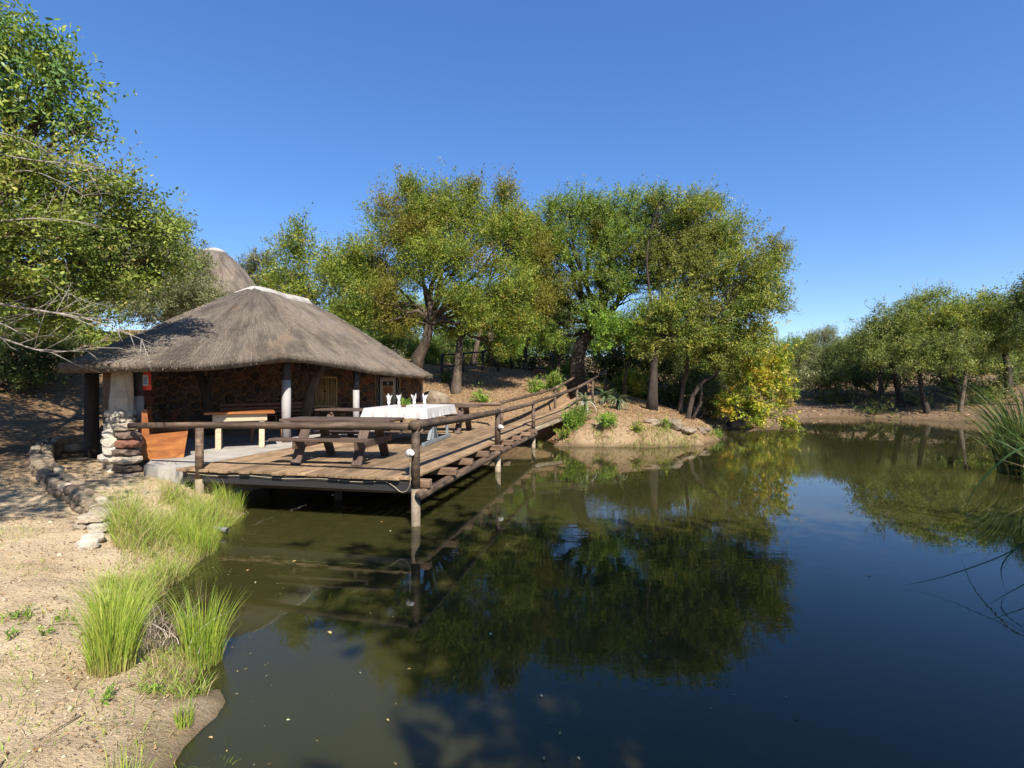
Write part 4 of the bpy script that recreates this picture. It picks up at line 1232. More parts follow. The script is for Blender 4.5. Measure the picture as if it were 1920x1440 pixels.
# ------------------------------------------------------------------ second thatched hut on the hill
hut2 = thing('rondavel', 'steep thatched hut roof rising behind the trees up the hill', 'hut', (-16.0, 29, 4.6))
c2 = P(402, 500, 29); 
prof = [(0.2, 9.42), (.62, 9.22), (1.1, 8.82), (1.65, 8.2), (2.2, 7.45), (2.7, 6.7), (2.6, 6.5), (.4, 8.6)]
V, Fc, uv = [], [], []
for r, z in prof:
    for k in range(33):
        a = 2 * math.pi * k / 32
        V.append((c2.x + r * math.cos(a), c2.y + r * math.sin(a), z)); uv.append((k / 32 * 16, (9.3 - z) * 1.2))
for i in range(len(prof) - 1):
    for k in range(32):
        Fc.append((i * 33 + k, (i + 1) * 33 + k, (i + 1) * 33 + k + 1, i * 33 + k + 1))
rf2 = link('roof', mesh_np('roof', np.array(V), 4, np.array(Fc), True, None, np.array(uv)), M_THATCH, hut2)
v, f = lathe_data([(.66, 9.2), (.55, 9.33), (.3, 9.45), (.05, 9.49)], 20, (c2.x, c2.y, 0))
link('ridge_cap', mesh_py('ridge_cap', v, f, True), M_CAP, rf2)
v, f = lathe_data([(2.3, 4.4), (2.3, 6.8)], 24, (c2.x, c2.y, 0))
link('wall', mesh_py('wall', v, f, True), M_STONE, hut2)

# ------------------------------------------------------------------ timber deck
deck = thing('timber_deck', 'weathered plank deck on log piles standing in the pond', 'deck', tuple(D(2, 4, 0)))
PW = .196
b_breaks = [0.0, 3.5, 7.0, 9.9]
for i in range(21):
    a = .03 + (i + .5) * PW
    starts = [-.06 + random.uniform(-.05, .03), 4.7 if i % 2 else 3.5, 9.85 + random.uniform(-.02, .03)]
    if i % 3 == 0: starts = [starts[0], 5.85, starts[2]]
    for s0, s1 in zip(starts[:-1], starts[1:]):
        zz = DZ - .022 + random.uniform(-.004, .004)
        beam('plank', D(a, s0 + .004, zz), D(a, s1 - .004, zz), PW - .017, .044, M_DECK, deck, bev=.005)
JB = [.12, 1.25, 2.4, 3.55, 4.7, 5.85, 7.0, 8.15, 9.3]
for b in JB:
    beam('joist', D(-.20 + random.uniform(-.04, .04), b, .608), D(4.14, b, .608), .13, .125, M_JOIST, deck, bev=.012)
log('bearer', D(-.10, -.10, .475), D(-.10, 9.9, .475), .072, .066, M_LOG, deck, 12, 14, .05, .012)
log('bearer', D(2.1, .3, .46), D(2.1, 9.9, .46), .07, .065, M_LOG, deck, 10, 8)
log('bearer', D(-.05, .22, .49), D(4.1, .22, .46), .07, .065, M_LOG, deck, 10, 8)
beam('front_beam', D(-.02, .02, .575), D(4.1, .02, .575), .06, .17, M_IRON, deck)
# rail posts that go down as piles
def pile(a, b, ztop, zbot, r):
    p = link('post', mesh_py('post', *tube_data([D(a, b, .55), D(a, b, 1.0), D(a, b, ztop)], [r, r * .98, r * .95], 12, .03), True), M_LOG, deck)
    q_ = D(a, b, zbot); q_.x -= .02
    link('pile', mesh_py('pile', *tube_data([q_, D(a, b, 0), D(a, b, .55)], [r * 1.08, r * 1.06, r * 1.0], 12, .04), True), M_PILE, deck)
pile(0, 0, 1.44, -.8, .066)
pile(-.02, 4.95, 1.38, -.8, .07)
pile(-.02, 9.75, 1.46, -.8, .062)
pile(3.78, .0, 1.38, -.1, .064)
for a, b in [(2.1, 1.4), (2.1, 5.2), (4.0, 5.2), (2.1, 9.0), (3.9, 2.0)]:
    link('pile', mesh_py('pile', *tube_data([D(a, b, -.8), D(a, b, .42)], [.075, .07], 10, .04), True), M_LOG, deck)
log('handrail', D(-.07, .0, 1.475), D(5.30, .12, 1.385), .064, .052, M_LOG, deck, 14, 12, .03, .008)
log('handrail', D(0, -.10, 1.485), D(-.02, 4.98, 1.435), .074, .062, M_LOG, deck, 14, 10, .03, .01)
log('handrail', D(-.02, 4.9, 1.435), D(-.02, 9.85, 1.478), .062, .055, M_LOG, deck, 14, 10, .03, .008)
# back rail
log('handrail', D(1.02, 9.75, 1.44), D(4.1, 9.75, 1.40), .06, .055, M_LOG, deck, 12, 8, .03, .01)
link('post', mesh_py('post', *tube_data([D(1.05, 9.75, .5), D(1.05, 9.75, 1.43)], [.055, .052], 12, .03), True), M_LOG, deck)
link('post', mesh_py('post', *tube_data([D(3.9, 9.75, .5), D(3.9, 9.75, 1.38)], [.055, .052], 12, .03), True), M_LOG, deck)

# ramp up to the bank
ramp_ = thing('ramp', 'plank ramp with log handrails climbing from the deck to the bank', 'ramp', tuple(D(.5, 10, .4)))
RD = Vector((math.sin(math.radians(27)), math.cos(math.radians(27)), 0)); RS = Vector((-RD.y, RD.x, 0))
R0 = D(0, 9.92); R0.z = 0
def R(s, w):      # s along the ramp, w across to the left
    z = np.interp(s, [0, 4.06, 7.9], [.70, 1.04, 1.70])
    p = R0 + RD * s + RS * w
    return Vector((p.x, p.y, float(z)))
for i in range(5):
    w = .1 + i * .205
    for s0, s1 in ((0.02, 4.05), (4.07, 7.9)):
        p0 = R(s0, w); p1 = R(s1, w); p0.z += .012 - .02; p1.z += .012 - .02
        beam('plank', p0, p1, .195, .04, M_DECK, ramp_, bev=.005)
for w in (.02, .95):
    for s0, s1 in ((0, 4.06), (4.06, 7.9)):
        p0 = R(s0, w); p1 = R(s1, w); p0.z -= .115; p1.z -= .115
        beam('stringer', p0, p1, .09, .13, M_PILE, ramp_)
for s, w, hgt in [(4.06, -.03, .90), (7.85, -.03, .98), (4.4, 1.05, .80), (7.9, 1.05, .98), (6.0, -.03, .9)]:
    p = R(s, w)
    link('post', mesh_py('post', *tube_data([p - Vector((0, 0, .55)), p + Vector((0, 0, hgt))], [.055, .05], 12, .03), True), M_LOG, ramp_)
def up(p, h): return Vector((p.x, p.y, p.z + h))
log('handrail', up(R(-.1, -.03), .785), up(R(4.1, -.03), .90), .052, .055, M_LOG, ramp_, 12, 8, .03, .01)
log('handrail', up(R(4.0, -.03), .90), up(R(7.95, -.03), .98), .055, .048, M_LOG, ramp_, 12, 8, .03, .01)
log('handrail', D(1.05, 9.7, 1.47), up(R(4.4, 1.05), .82), .055, .052, M_LOG, ramp_, 12, 8, .03, .01)
log('handrail', up(R(4.3, 1.05), .82), up(R(8.0, 1.05), .98), .052, .048, M_LOG, ramp_, 12, 8, .03, .01)

# lamps and cable on the corner post
def bulkhead(loc, label, name='bulkhead_lamp'):
    t = thing(name, label, 'lamp', tuple(loc), 0, 'white lamps on the deck posts')
    v, f = lathe_data([(.02, -.05), (.055, -.045), (.062, -.01), (.062, .02), (.045, .045), (.015, .055)], 16)
    Mh = Matrix.Rotation(math.radians(90), 4, 'X')
    link('housing', mesh_py('housing', v, f, True), M_WHITE, t, Mh, True)
    v, f = lathe_data([(.034, .0), (.034, .05), (.028, .07)], 14)
    link('lens', mesh_py('lens', v, f, True), M_GLASS, t, Matrix.Translation((.045, -.02, .0)) @ Mh, True)
    return t
bulkhead(D(.05, -.10, 1.085), 'white lamp fixed to the corner post of the deck')
bulkhead(D(-.10, 4.88, 1.08), 'white lamp on the middle post of the side railing')
cp = [D(.06, -.085, 1.04), D(.05, -.085, .9), D(.055, -.08, .75), D(.06, -.075, .62), D(.12, -.06, .52), D(.22, -.05, .50), D(.34, -.04, .58), D(.5, -.035, .645)]
for i in range(14):
    a = .7 + i * .26
    cp.append(D(a, -.045, .630 + .012 * math.sin(a * 5)))
cable = tube('cable', catmull(cp, 4, False), [.0042] * (4 * (len(cp) - 1) + 1), M_PALEWOOD, None, 6)
tag(cable, 'thin white cable running along the front edge of the deck', 'cable')

# ------------------------------------------------------------------ furniture
def picnic_table(loc, rz, label, L=2.05, group='dark wooden picnic tables on the deck'):
    t = thing('picnic_table', label, 'picnic table', loc, rz, group)
    for i in range(4):
        y = -.285 + i * .19
        link('tabletop_board', box_mesh(L, .18, .045, .006, M_PICNIC, True), M_PICNIC, t, Matrix.Translation((0, y, .74)), True)
    for y in (-.70, .70):
        link('bench_seat', box_mesh(L * .87, .24, .045, .006, M_PICNIC, True), M_PICNIC, t, Matrix.Translation((-.06, y, .435)), True)
    for x in (-.55, .55):
        for s in (-1, 1):
            a = Vector((x, s * .66, 0)); b = Vector((x, s * .22, .72))
            Lg = (b - a).length
            link('leg', box_mesh(Lg, .05, .17, .006, M_PICNIC), M_PICNIC, t, frame_x(a, b, (1, 0, 0)) @ Matrix.Rotation(math.radians(90), 4, 'X') @ Matrix.Rotation(math.radians(90), 4, 'X'), True)
        link('crossbar', box_mesh(.05, 1.62, .13, .006, M_PICNIC, True), M_PICNIC, t, Matrix.Translation((x + .052, 0, .345)), True)
        link('top_batten', box_mesh(.05, .70, .08, .006, M_PICNIC, True), M_PICNIC, t, Matrix.Translation((x + .052, 0, .675)), True)
    return t
picnic_table((-3.08, 9.72, DZ + .002), math.radians(-8), 'dark picnic table nearest the front rail of the deck')
picnic_table((-1.95, 15.6, DZ + .002), math.radians(-10), 'dark picnic table at the back of the deck behind the white cloth')
picnic_table((-3.9, 13.4, DZ + .002), math.radians(-14), 'dark picnic table between the white post and the cloth table', 1.9)

# table with the white cloth
TT = 1.56
T_nr = Vector((-1.88, 11.65, 0)); T_ex = Vector((-1.40, .30, 0)); T_ey = Vector((.33, 2.35, 0))
ctab = thing('trestle_table', 'large table on grey blue trestle legs under the white cloth', 'table', tuple(T_nr + T_ex * .5 + T_ey * .5 + Vector((0, 0, DZ))))
def T(a, b, z): 
    p = T_nr + T_ex * a + T_ey * b
    return Vector((p.x, p.y, z))
beam('tabletop', T(.5, .01, TT - .035), T(.5, .99, TT - .035), 1.38, .04, M_GREYPAINT, ctab)
for a in (.06, .94):
    beam('foot', T(a, .02, DZ + .045), T(a, .98, DZ + .045), .07, .085, M_GREYPAINT, ctab)
    for b0, b1 in ((.20, .34), (.48, .34)):
        beam('brace', T(a, b0, DZ + .09), T(a, b1, DZ + .52), .06, .075, M_GREYPAINT, ctab, (1, 0, 0))
    for b in (.34, .88):
        beam('leg', T(a, b, DZ + .09), T(a, b, TT - .06), .06, .07, M_GREYPAINT, ctab, (1, 0, 0))
    beam('top_rail', T(a, .05, TT - .09), T(a, .95, TT - .09), .06, .06, M_GREYPAINT, ctab)
# cloth: top plus flared wavy skirt
m = 120
V, Fc = [], []
cor = [(-.02, -.015), (1.02, -.015), (1.02, 1.015), (-.02, 1.015)]
per = []
for i in range(4):
    a, b = cor[i], cor[(i + 1) % 4]
    for k in range(m // 4):
        t = k / (m // 4)
        per.append((a[0] + (b[0] - a[0]) * t, a[1] + (b[1] - a[1]) * t))
ctr = T(.5, .5, TT)
rows = 7
for r in range(rows):
    for k, (a, b) in enumerate(per):
        h = r / (rows - 1)
        out = (T(a, b, 0) - Vector((ctr.x, ctr.y, 0))); out.normalize()
        fold = math.sin(k * .9) * .5 + math.sin(k * 2.1 + 1) * .5
        cornerish = max(0, 1 - min(k % 30, 30 - k % 30) / 4)
        p = T(a, b, TT + .003 - h * (.215 + .03 * cornerish)) + out * (h * (.045 + .03 * fold * h + .05 * cornerish))
        V.append(p)
for r in range(rows - 1):
    for k in range(m):
        Fc.append((r * m + k, r * m + (k + 1) % m, (r + 1) * m + (k + 1) % m, (r + 1) * m + k))
ci = len(V)
V.append(T(.5, .5, TT + .004))
for k in range(m):
    Fc.append((ci, (k + 1) % m, k))
cl = link('tablecloth', mesh_py('tablecloth', V, Fc, False), M_CLOTH)
tag(cl, 'white cloth draped over the large trestle table on the deck', 'tablecloth')
labs = ['leftmost folded white napkin standing in a glass on the cloth', 'folded white napkin in a glass just left of the table plant', 'folded white napkin in a glass just right of the table plant', 'rightmost folded white napkin standing in a glass on the cloth']
for i, (u, d) in enumerate([(729, 12.3), (748, 12.3), (776.5, 12.35), (796, 12.4)]):
    p = P(u, 0, d); p.z = TT + .004
    t = thing('napkin_glass', labs[i], 'napkin', tuple(p), i * 1.3, 'glasses with folded napkins')
    v, f = lathe_data([(.034, 0), (.034, .006), (.006, .012), (.006, .05), (.02, .065), (.036, .10), (.034, .13)], 14)
    link('glass', mesh_py('glass', v, f, True), M_GLASS, t, None, True)
    V, Fc = [], []
    for k in range(13):
        a = 2 * math.pi * k / 12
        pk = .24 + (.05 if k % 3 == 0 else 0) + (.04 if k in (1, 5, 9) else 0)
        for r, zz in ((.012, .07), (.032, .13), (.045, .19), (.07 + .02 * math.sin(a * 3), pk)):
            V.append((r * math.cos(a), r * math.sin(a) * .7, zz))
    for k in range(12):
        for j in range(3):
            Fc.append((k * 4 + j, (k + 1) * 4 + j, (k + 1) * 4 + j + 1, k * 4 + j + 1))
    link('folded_napkin', mesh_py('folded_napkin', V, Fc), M_NAPKIN, t, None, True)

def blades(name, roots, heights, lean, width, cols, seed, segs=4, droop=.5, lean_dir=None, foot=None, footlen=.4):
    """strap leaves / grass blades: roots (N,3)"""
    rng = np.random.default_rng(seed)
    n = len(roots)
    az = rng.uniform(0, 2 * np.pi, n)
    dirs = np.stack([np.cos(az), np.sin(az), np.zeros(n)], -1)
    if lean_dir is not None:
        dirs = unit(lean_dir + rng.normal(size=(n, 3)) * [.25, .25, 0])
    ln = np.asarray(lean) * rng.uniform(.2, 1.3, n)
    side = np.stack([-dirs[:, 1], dirs[:, 0], np.zeros(n)], -1)
    tw = rng.uniform(0, np.pi, n)
    side = unit(side * np.cos(tw)[:, None] + dirs * np.sin(tw)[:, None])
    V = np.zeros((n, (segs + 1) * 2, 3))
    C = np.zeros((n, (segs + 1) * 2, 3))
    base = np.array(cols)[rng.integers(len(cols), size=n)] * rng.uniform(.75, 1.25, (n, 1))
    for s in range(segs + 1):
        t = s / segs
        p = roots + np.array([0, 0, 1]) * (heights * (t - droop * .35 * t ** 3))[:, None] + dirs * (heights * ln * t ** 2)[:, None]
        w = width * (1 - t) ** .7 if s < segs else 0.0005
        V[:, 2 * s] = p - side * np.asarray(w).reshape(-1, 1) * .5
        V[:, 2 * s + 1] = p + side * np.asarray(w).reshape(-1, 1) * .5
        k = base if foot is None else base + (np.array(foot) * rng.uniform(.7, 1.2, (n, 1)) - base) * max(0.0, 1 - t / footlen)
        C[:, 2 * s] = k; C[:, 2 * s + 1] = k
    b = (np.arange(n) * (segs + 1) * 2)[:, None]
    idx = np.concatenate([b + np.array([[2 * s, 2 * s + 1, 2 * s + 3, 2 * s + 2]]) for s in range(segs)], 0)
    return mesh_np(name, V.reshape(-1, 3), 4, idx, False, C.reshape(-1, 3))

pp = P(757, 0, 12.4); pp.z = TT + .004
tp = thing('table_plant', 'small green leafy plant in the middle of the white cloth', 'plant', tuple(pp))
rts = np.array([[pp.x + random.gauss(0, .05), pp.y + random.gauss(0, .04), pp.z + .05] for _ in range(90)])
link('leaves', blades('leaves', rts, RNG.uniform(.1, .24, 90), 1.1, .022, [(.13, .22, .03), (.20, .28, .05)], 5), M_GRASS, tp)
v, f = lathe_data([(.05, 0), (.065, .06), (.06, .06)], 14, tuple(pp))
link('pot', mesh_py('pot', v, f, True), M_STONE_RED, tp)

# long varnished table with pale legs
vt = thing('varnished_table', 'table with bright orange varnished top and pale legs on the concrete floor', 'table', (-5.98, 11.75, FLOOR + .002), math.radians(26))
for i in range(3):
    link('tabletop_board', box_mesh(1.36, .24, .05, .006, M_VARNISH, True), M_VARNISH, vt, Matrix.Translation((0, -.245 + i * .245, .775)), True)
for y in (-.27, .27):
    link('apron', box_mesh(1.05, .03, .15, .004, M_PALEWOOD, True), M_PALEWOOD, vt, Matrix.Translation((0, y, .67)), True)
for x in (-.42, .42):
    for y in (-.27, .27):
        link('leg', box_mesh(.11, .06, .745, .006, M_PALEWOOD, True), M_PALEWOOD, vt, Matrix.Translation((x, y * .86, .3725)), True)
# settle at the left
st = thing('wooden_settle', 'orange wood settle with solid sides behind the left end of the front rail', 'bench', (-6.52, 10.02, FLOOR + .002), math.radians(31))
def extr(name, pts, x0, x1, mat, parent):
    m = len(pts)
    V = [(px, x0, pz) for px, pz in pts] + [(px, x1, pz) for px, pz in pts]
    Fc = [tuple(range(m)), tuple(range(2 * m - 1, m - 1, -1))] + [(k, m + k, m + (k + 1) % m, (k + 1) % m) for k in range(m)]
    me = mesh_py(name, V, Fc)
    return link(name, me, mat, parent, None, True)
SIDE = [(-.36, 0), (.30, 0), (.37, .50), (-.24, .46), (-.28, .93), (-.36, .93)]
extr('side_panel', SIDE, -.02, .02, M_VARNISH, st)
extr('side_panel', SIDE, 1.2, 1.24, M_VARNISH, st)
link('seat', box_mesh(.58, 1.17, .035, .004, M_VARNISH, True), M_VARNISH, st, Matrix.Translation((.05, .61, .40)), True)
for i in range(3):
    link('back_slat', box_mesh(.03, 1.17, .12, .004, M_VARNISH, True), M_VARNISH, st, Matrix.Translation((-.30, .61, .55 + i * .145)), True)
# bench with splayed legs
def small_bench(loc, rz, label, L=.9):
    t = thing('bench', label, 'bench', loc, rz, 'loose benches under the thatch')
    link('seat', box_mesh(L, .26, .045, .005, M_BENCHWOOD, True), M_BENCHWOOD, t, Matrix.Translation((0, 0, .42)), True)
    for x in (-L * .36, L * .36):
        for s in (-1, 1):
            a = Vector((x * 1.08, s * .17, 0)); b = Vector((x, s * .07, .40))
            link('leg', box_mesh((b - a).length, .045, .07, .004, M_VARNISH), M_VARNISH, t, frame_x(a, b, (1, 0, 0)), True)
    return t
small_bench((-6.05, 13.2, FLOOR + .002), math.radians(26), 'low red brown bench with orange legs behind the front picnic table')
# long wall bench
wb = thing('wall_bench', 'long red brown bench with slatted back along the stone wall', 'bench', (-7.6, 16.9, FLOOR + .002), math.radians(50))
for i in range(3):
    link('back_slat', box_mesh(3.0, .025, .09, .004, M_BENCHWOOD, True), M_BENCHWOOD, wb, Matrix.Translation((0, .18 + .02 * i, .52 + i * .12)), True)
for i in range(3):
    link('seat_slat', box_mesh(3.0, .11, .03, .004, M_BENCHWOOD, True), M_BENCHWOOD, wb, Matrix.Translation((0, -.2 + .125 * i, .42)), True)
for x in (-1.35, 0, 1.35):
    link('leg', box_mesh(.06, .40, .405, .004, M_BENCHWOOD, True), M_BENCHWOOD, wb, Matrix.Translation((x, -.06, .2025)), True)
    link('upright', box_mesh(.05, .04, .85, .004, M_BENCHWOOD, True), M_BENCHWOOD, wb, Matrix.Translation((x, .245, .425)), True)

# fire extinguisher on the left post
fx = thing('fire_extinguisher', 'red fire extinguisher with white and blue label hung on the left post', 'extinguisher', (-6.93, 10.14, 1.98))
v, f = lathe_data([(.05, 0), (.072, .015), (.072, .33), (.06, .38), (.025, .41), (.025, .44)], 18)
link('cylinder', mesh_py('cylinder', v, f, True), M_RED, fx, None, True)
link('label', box_mesh(.10, .006, .21, .001, M_WHITE, True), M_WHITE, fx, Matrix.Translation((.012, -.074, .19)), True)
for z in (.13, .165, .20, .235):
    link('label_mark', box_mesh(.07, .004, .022, .0, M_BLUE, True), M_BLUE, fx, Matrix.Translation((.012, -.079, z)), True)
link('valve', box_mesh(.05, .03, .05, .004, M_IRON, True), M_IRON, fx, Matrix.Translation((0, 0, .46)), True)
link('handle', box_mesh(.10, .02, .015, .003, M_IRON, True), M_IRON, fx, Matrix.Translation((.03, 0, .49)), True)
v, f = tube_data([(.02, -.01, .45), (.085, -.02, .42), (.095, -.02, .25), (.09, -.02, .1)], [.009] * 4, 7)
link('hose', mesh_py('hose', v, f, True), M_IRON, fx, None, True)
link('bracket', box_mesh(.06, .12, .05, .003, M_IRON, True), M_IRON, fx, Matrix.Translation((-.07, .06, .30)), True)

# ------------------------------------------------------------------ fence, stumps, boulders behind the deck
fence = thing('pole_fence', 'black pole fence along the top of the litter slope', 'fence', at_ground(-2.2, 26.5))
FP = [(829, 700, 25), (868, 702, 25.5), (905, 704, 26), (934, 706, 26), (959, 700, 27.5)]
tops = []
for (u, v, d) in FP:
    p = P(u, v, d); g = tz(p.x, p.y)
    t_ = Vector((p.x, p.y, g + .95 + (.35 if u > 920 else 0)))
    tops.append(t_)
    link('post', mesh_py('post', *tube_data([(p.x, p.y, g - .2), t_], [.075, .07], 9, .04), True), M_IRON, fence)
for a, b in zip(tops[:-1], tops[1:]):
    log('rail', a - Vector((0, 0, .05)), b - Vector((0, 0, .05)), .04, .035, M_IRON, fence, 8, 4)
    log('rail', a - Vector((0, 0, .6)), b - Vector((0, 0, .6)), .035, .03, M_IRON, fence, 8, 4)
stp = thing('dead_stump', 'dark forked dead stump left of the curving trunk', 'stump', at_ground(2.0, 25))
b = P(1046, 700, 25); g = tz(b.x, b.y)
v, f = merge([tube_data([(b.x, b.y, g - .2), (b.x + .03, b.y, g + .9), (b.x + .02, b.y, g + 1.5)], [.11, .09, .07], 8, .1), tube_data([(b.x + .02, b.y, g + 1.1), (b.x - .3, b.y, g + 1.7), (b.x - .5, b.y, g + 1.95)], [.06, .05, .03], 7, .1),
              tube_data([(b.x + .02, b.y, g + 1.3), (b.x + .3, b.y, g + 1.75), (b.x + .6, b.y, g + 2.05)], [.05, .04, .025], 7, .1)])
link('trunk', mesh_py('trunk', v, f, True), M_BARK_DARK, stp)
gp = P(1037, 700, 25.3); gg = tz(gp.x, gp.y)
tag(tube('gate_post', [(gp.x, gp.y, gg - .2), (gp.x, gp.y, gg + 1.6)], [.05, .05], M_IRON, None, 8), 'single thin black post beside the dead stump', 'post')
def boulder(u, v, d, rx, ry, rz, seed, label, mat=M_ROCK, name='boulder'):
    p = P(u, v, d); g = tz(p.x, p.y)
    me = rock_mesh(rx, ry, rz, seed, n=3)
    o = link(name, me, mat, None, Matrix.Translation((p.x, p.y, g + rz * .35)) @ Matrix.Rotation(seed, 4, 'Z'))
    return tag(o, label, 'boulder', 'boulders on the banks')
boulder(816, 760, 20.3, .55, .45, .42, 1, 'grey boulder at the right end of the shelter wall')
boulder(1262, 800, 18.9, .35, .3, .22, 2, 'pale rock half buried in the bare mound by the water')
boulder(1225, 806, 18.7, .4, .28, .12, 3, 'flat rock ledge on the waterside face of the mound')
boulder(1290, 815, 19.0, .38, .26, .10, 4, 'low rock shelf at the water line of the mound')
boulder(1315, 805, 19.6, .3, .26, .14, 5, 'rounded rock at the right tip of the mound')
boulder(1010, 700, 26.5, .35, .3, .22, 6, 'reddish rock at the top of the litter slope', M_STONE_RED)
hs = P(757, 668, 36)
hb = thing('far_house', 'pale grey house roof glimpsed above the right eave of the thatch', 'house', (hs.x, hs.y, tz(hs.x, hs.y)))
g = tz(hs.x, hs.y) - 1.25
V = [(hs.x - 1.6, hs.y - 1, g + 1.3), (hs.x + 1.6, hs.y - 1, g + 1.3), (hs.x + 1.6, hs.y + 1, g + 1.3), (hs.x - 1.6, hs.y + 1, g + 1.3), (hs.x - 1.2, hs.y, g + 2.1), (hs.x + 1.2, hs.y, g + 2.1)]
link('roof', mesh_py('roof', V, [(0, 1, 5, 4), (1, 2, 5), (2, 3, 4, 5), (3, 0, 4), (3, 2, 1, 0)]), M_ROOFGREY, hb)
link('wall', box_mesh(2.9, 1.7, 1.35, .01, M_STONE_PALE, True), M_STONE_PALE, hb, Matrix.Translation((hs.x, hs.y, g + .62)))

# ------------------------------------------------------------------ aloes, small plants
def aloe(u, v, d, label, n=34, L=(.5, .85), seed=1, cols=((.20, .25, .17), (.28, .32, .24), (.13, .18, .11)), lift=.35):
    p = P(u, v, d); g = tz(p.x, p.y)
    rng = np.random.default_rng(seed)
    root = thing('aloe', label, 'aloe', (p.x, p.y, g), 0, 'aloes at the foot of the ramp')
    me_parts = []
    for k in range(n):
        a = rng.uniform(0, 6.283); el = rng.uniform(-.1, 1.2)
        ln = rng.uniform(*L); w = .055
        V, Fc = [], []
        dx = Vector((math.cos(a), math.sin(a), 0)); sd = Vector((-math.sin(a), math.cos(a), 0))
        pos = Vector((p.x, p.y, g + lift)); e = el
        S = 6
        for s in range(S + 1):
            t = s / S
            ww = w * (1 - t) ** .8 + .002
            upv = (Vector((0, 0, 1)) * math.cos(e) - dx * math.sin(e))
            V += [pos - sd * ww + upv * ww * .4, pos - upv * ww * .12, pos + sd * ww + upv * ww * .4]
            e -= .22 * (1 + .5 * t) * (1.2 - el * .5)
            pos = pos + (dx * math.cos(e) + Vector((0, 0, 1)) * math.sin(e)) * (ln / S)
        for s in range(S):
            for j in (0, 1):
                Fc.append((s * 3 + j, s * 3 + j + 1, s * 3 + j + 4, s * 3 + j + 3))
        c = cols[int(rng.integers(len(cols)))]
        me = mesh_np('leaf', np.array(V), 4, np.array(Fc), True, np.repeat(np.array([c]) * rng.uniform(.8, 1.2), len(V), 0))
        link('leaf', me, M_LEAF, root)
    v_, f_ = tube_data([(p.x, p.y, g - .1), (p.x, p.y, g + lift + .05)], [.07, .06], 8, .1)
    link('stem', mesh_py('stem', v_, f_, True), M_BARK, root)
    # skirt of dry leaves
    rts_ = np.array([[p.x, p.y, g + lift]] * 40)
    link('dry_leaves', blades('dry_leaves', rts_, -rng.uniform(.2, .45, 40), .6, .04, [(.26, .2, .12), (.35, .28, .18)], seed, droop=.0), M_LITTER, root)
aloe(1097, 775, 19.6, 'silvery aloe beside the lower end of the ramp', 26, (.55, .95), 3, ((.28, .30, .25), (.36, .38, .33), (.18, .21, .15)), .4)
aloe(1158, 775, 19.9, 'green aloe on the mound right of the silvery one', 30, (.45, .75), 4, ((.12, .16, .09), (.18, .21, .14), (.09, .13, .07)), lift=.3)
aloe(1135, 752, 21.5, 'darker aloe in the shade behind the other two', 26, (.5, .8), 5, ((.08, .12, .07), (.13, .18, .1)), .3)
PL = [(1075, 805, 18.6, .55, BRIGHT, 'green weedy bush below the silvery aloe at the water edge'), (1055, 815, 18.3, .35, OLIVE, 'yellow green weed at the water edge under the ramp'), (1140, 815, 18.3, .45, BRIGHT, 'green leafy weed at the foot of the mound'),
      (1195, 822, 18.2, .25, OLIVE, 'small yellowish weed at the water line of the mound'), (1245, 820, 18.4, .25, GREEN, 'small green weed under the rock ledge'), (1345, 812, 20.3, .3, GREEN, 'grassy tuft at the right tip of the mound'),
      (902, 742, 20.6, .4, BRIGHT, 'little green plant alone on the litter slope'), (1005, 715, 23, .55, BRIGHT, 'bright green seedling on the slope above the ramp rail'), (1040, 705, 23.8, .7, GREEN, 'bushy green plant beside the upper ramp rail'),
      (1090, 790, 18.8, .5, GREEN, 'trailing green plant hanging beneath the silvery aloe'), (838, 706, 23.5, .4, DARKG, 'dark low plant beside the eave of the thatch')]
for i, (u, v, d, r, pl_, lab) in enumerate(PL):
    p = P(u, v, d); g = tz(p.x, p.y)
    tree('weed', lab, (p.x, p.y, max(g, 0)), [('w', p.x, p.y, max(g, 0) + r * .55, r * .8, r * .7, r * .6)], pl_, (.10, .04), 3.0, 200 + i, .012, per=10, twig=.25, cat='plant', group='small plants on the banks', upright=.8)

# ------------------------------------------------------------------ grass at the water edge
GC = [(.25, .37, .04), (.33, .42, .055), (.17, .29, .035), (.40, .41, .10), (.45, .37, .18)]
DRY = [(.46, .36, .20), (.38, .28, .15), (.30, .21, .12)]
rng = np.random.default_rng(77)
xs = rng.uniform(-6.4, -3.3, 60000); ys = rng.uniform(4.9, 9.4, 60000)
poly_u = 960 + xs / ys * F
dsh = shore_dist(xs, ys)
tv = vnoise(xs * 1.6, ys * 1.6, 21)
edge = np.interp(ys, [4.9, 5.5, 6.5, 7.5, 8.5, 9.4], [.35, .5, .9, 1.3, 1.5, 1.2]) * (.75 + .5 * vnoise(xs * 1.1, ys * 1.1, 5))
keep = (dsh > -.06) & (dsh < edge) & (rng.random(60000) < .10 + .9 * (tv > .46))
keep &= ~((xs < -4.7) & (ys > 8.15)) & ~((xs < -5.1) & (ys > 7.7)) & ~(xs + .25 * (ys - 6) < -5.15)
xs, ys = xs[keep][:20000], ys[keep][:20000]
rts = np.stack([xs, ys, terrain(xs, ys) - .02], -1)
hts = rng.uniform(.10, .50, len(xs)) * (.15 + 1.45 * vnoise(xs * 2.3, ys * 2.3, 31) ** 1.4)
tag(link('grass', blades('grass', rts, hts, .75, .0065, GC + [(.44, .36, .19), (.30, .33, .06)], 6, foot=(.40, .31, .16), footlen=.45), M_GRASS), 'lush green grass along the near bank', 'grass', kind='stuff')
xs = rng.uniform(-6.2, -1.4, 30000); ys = rng.uniform(2.2, 9.2, 30000)
dsh = shore_dist(xs, ys)
keep = (dsh > .0) & (vnoise(xs * 2.2, ys * 2.2, 61) > .60) & (dsh < 3)
xs, ys = xs[keep][:3600], ys[keep][:3600]
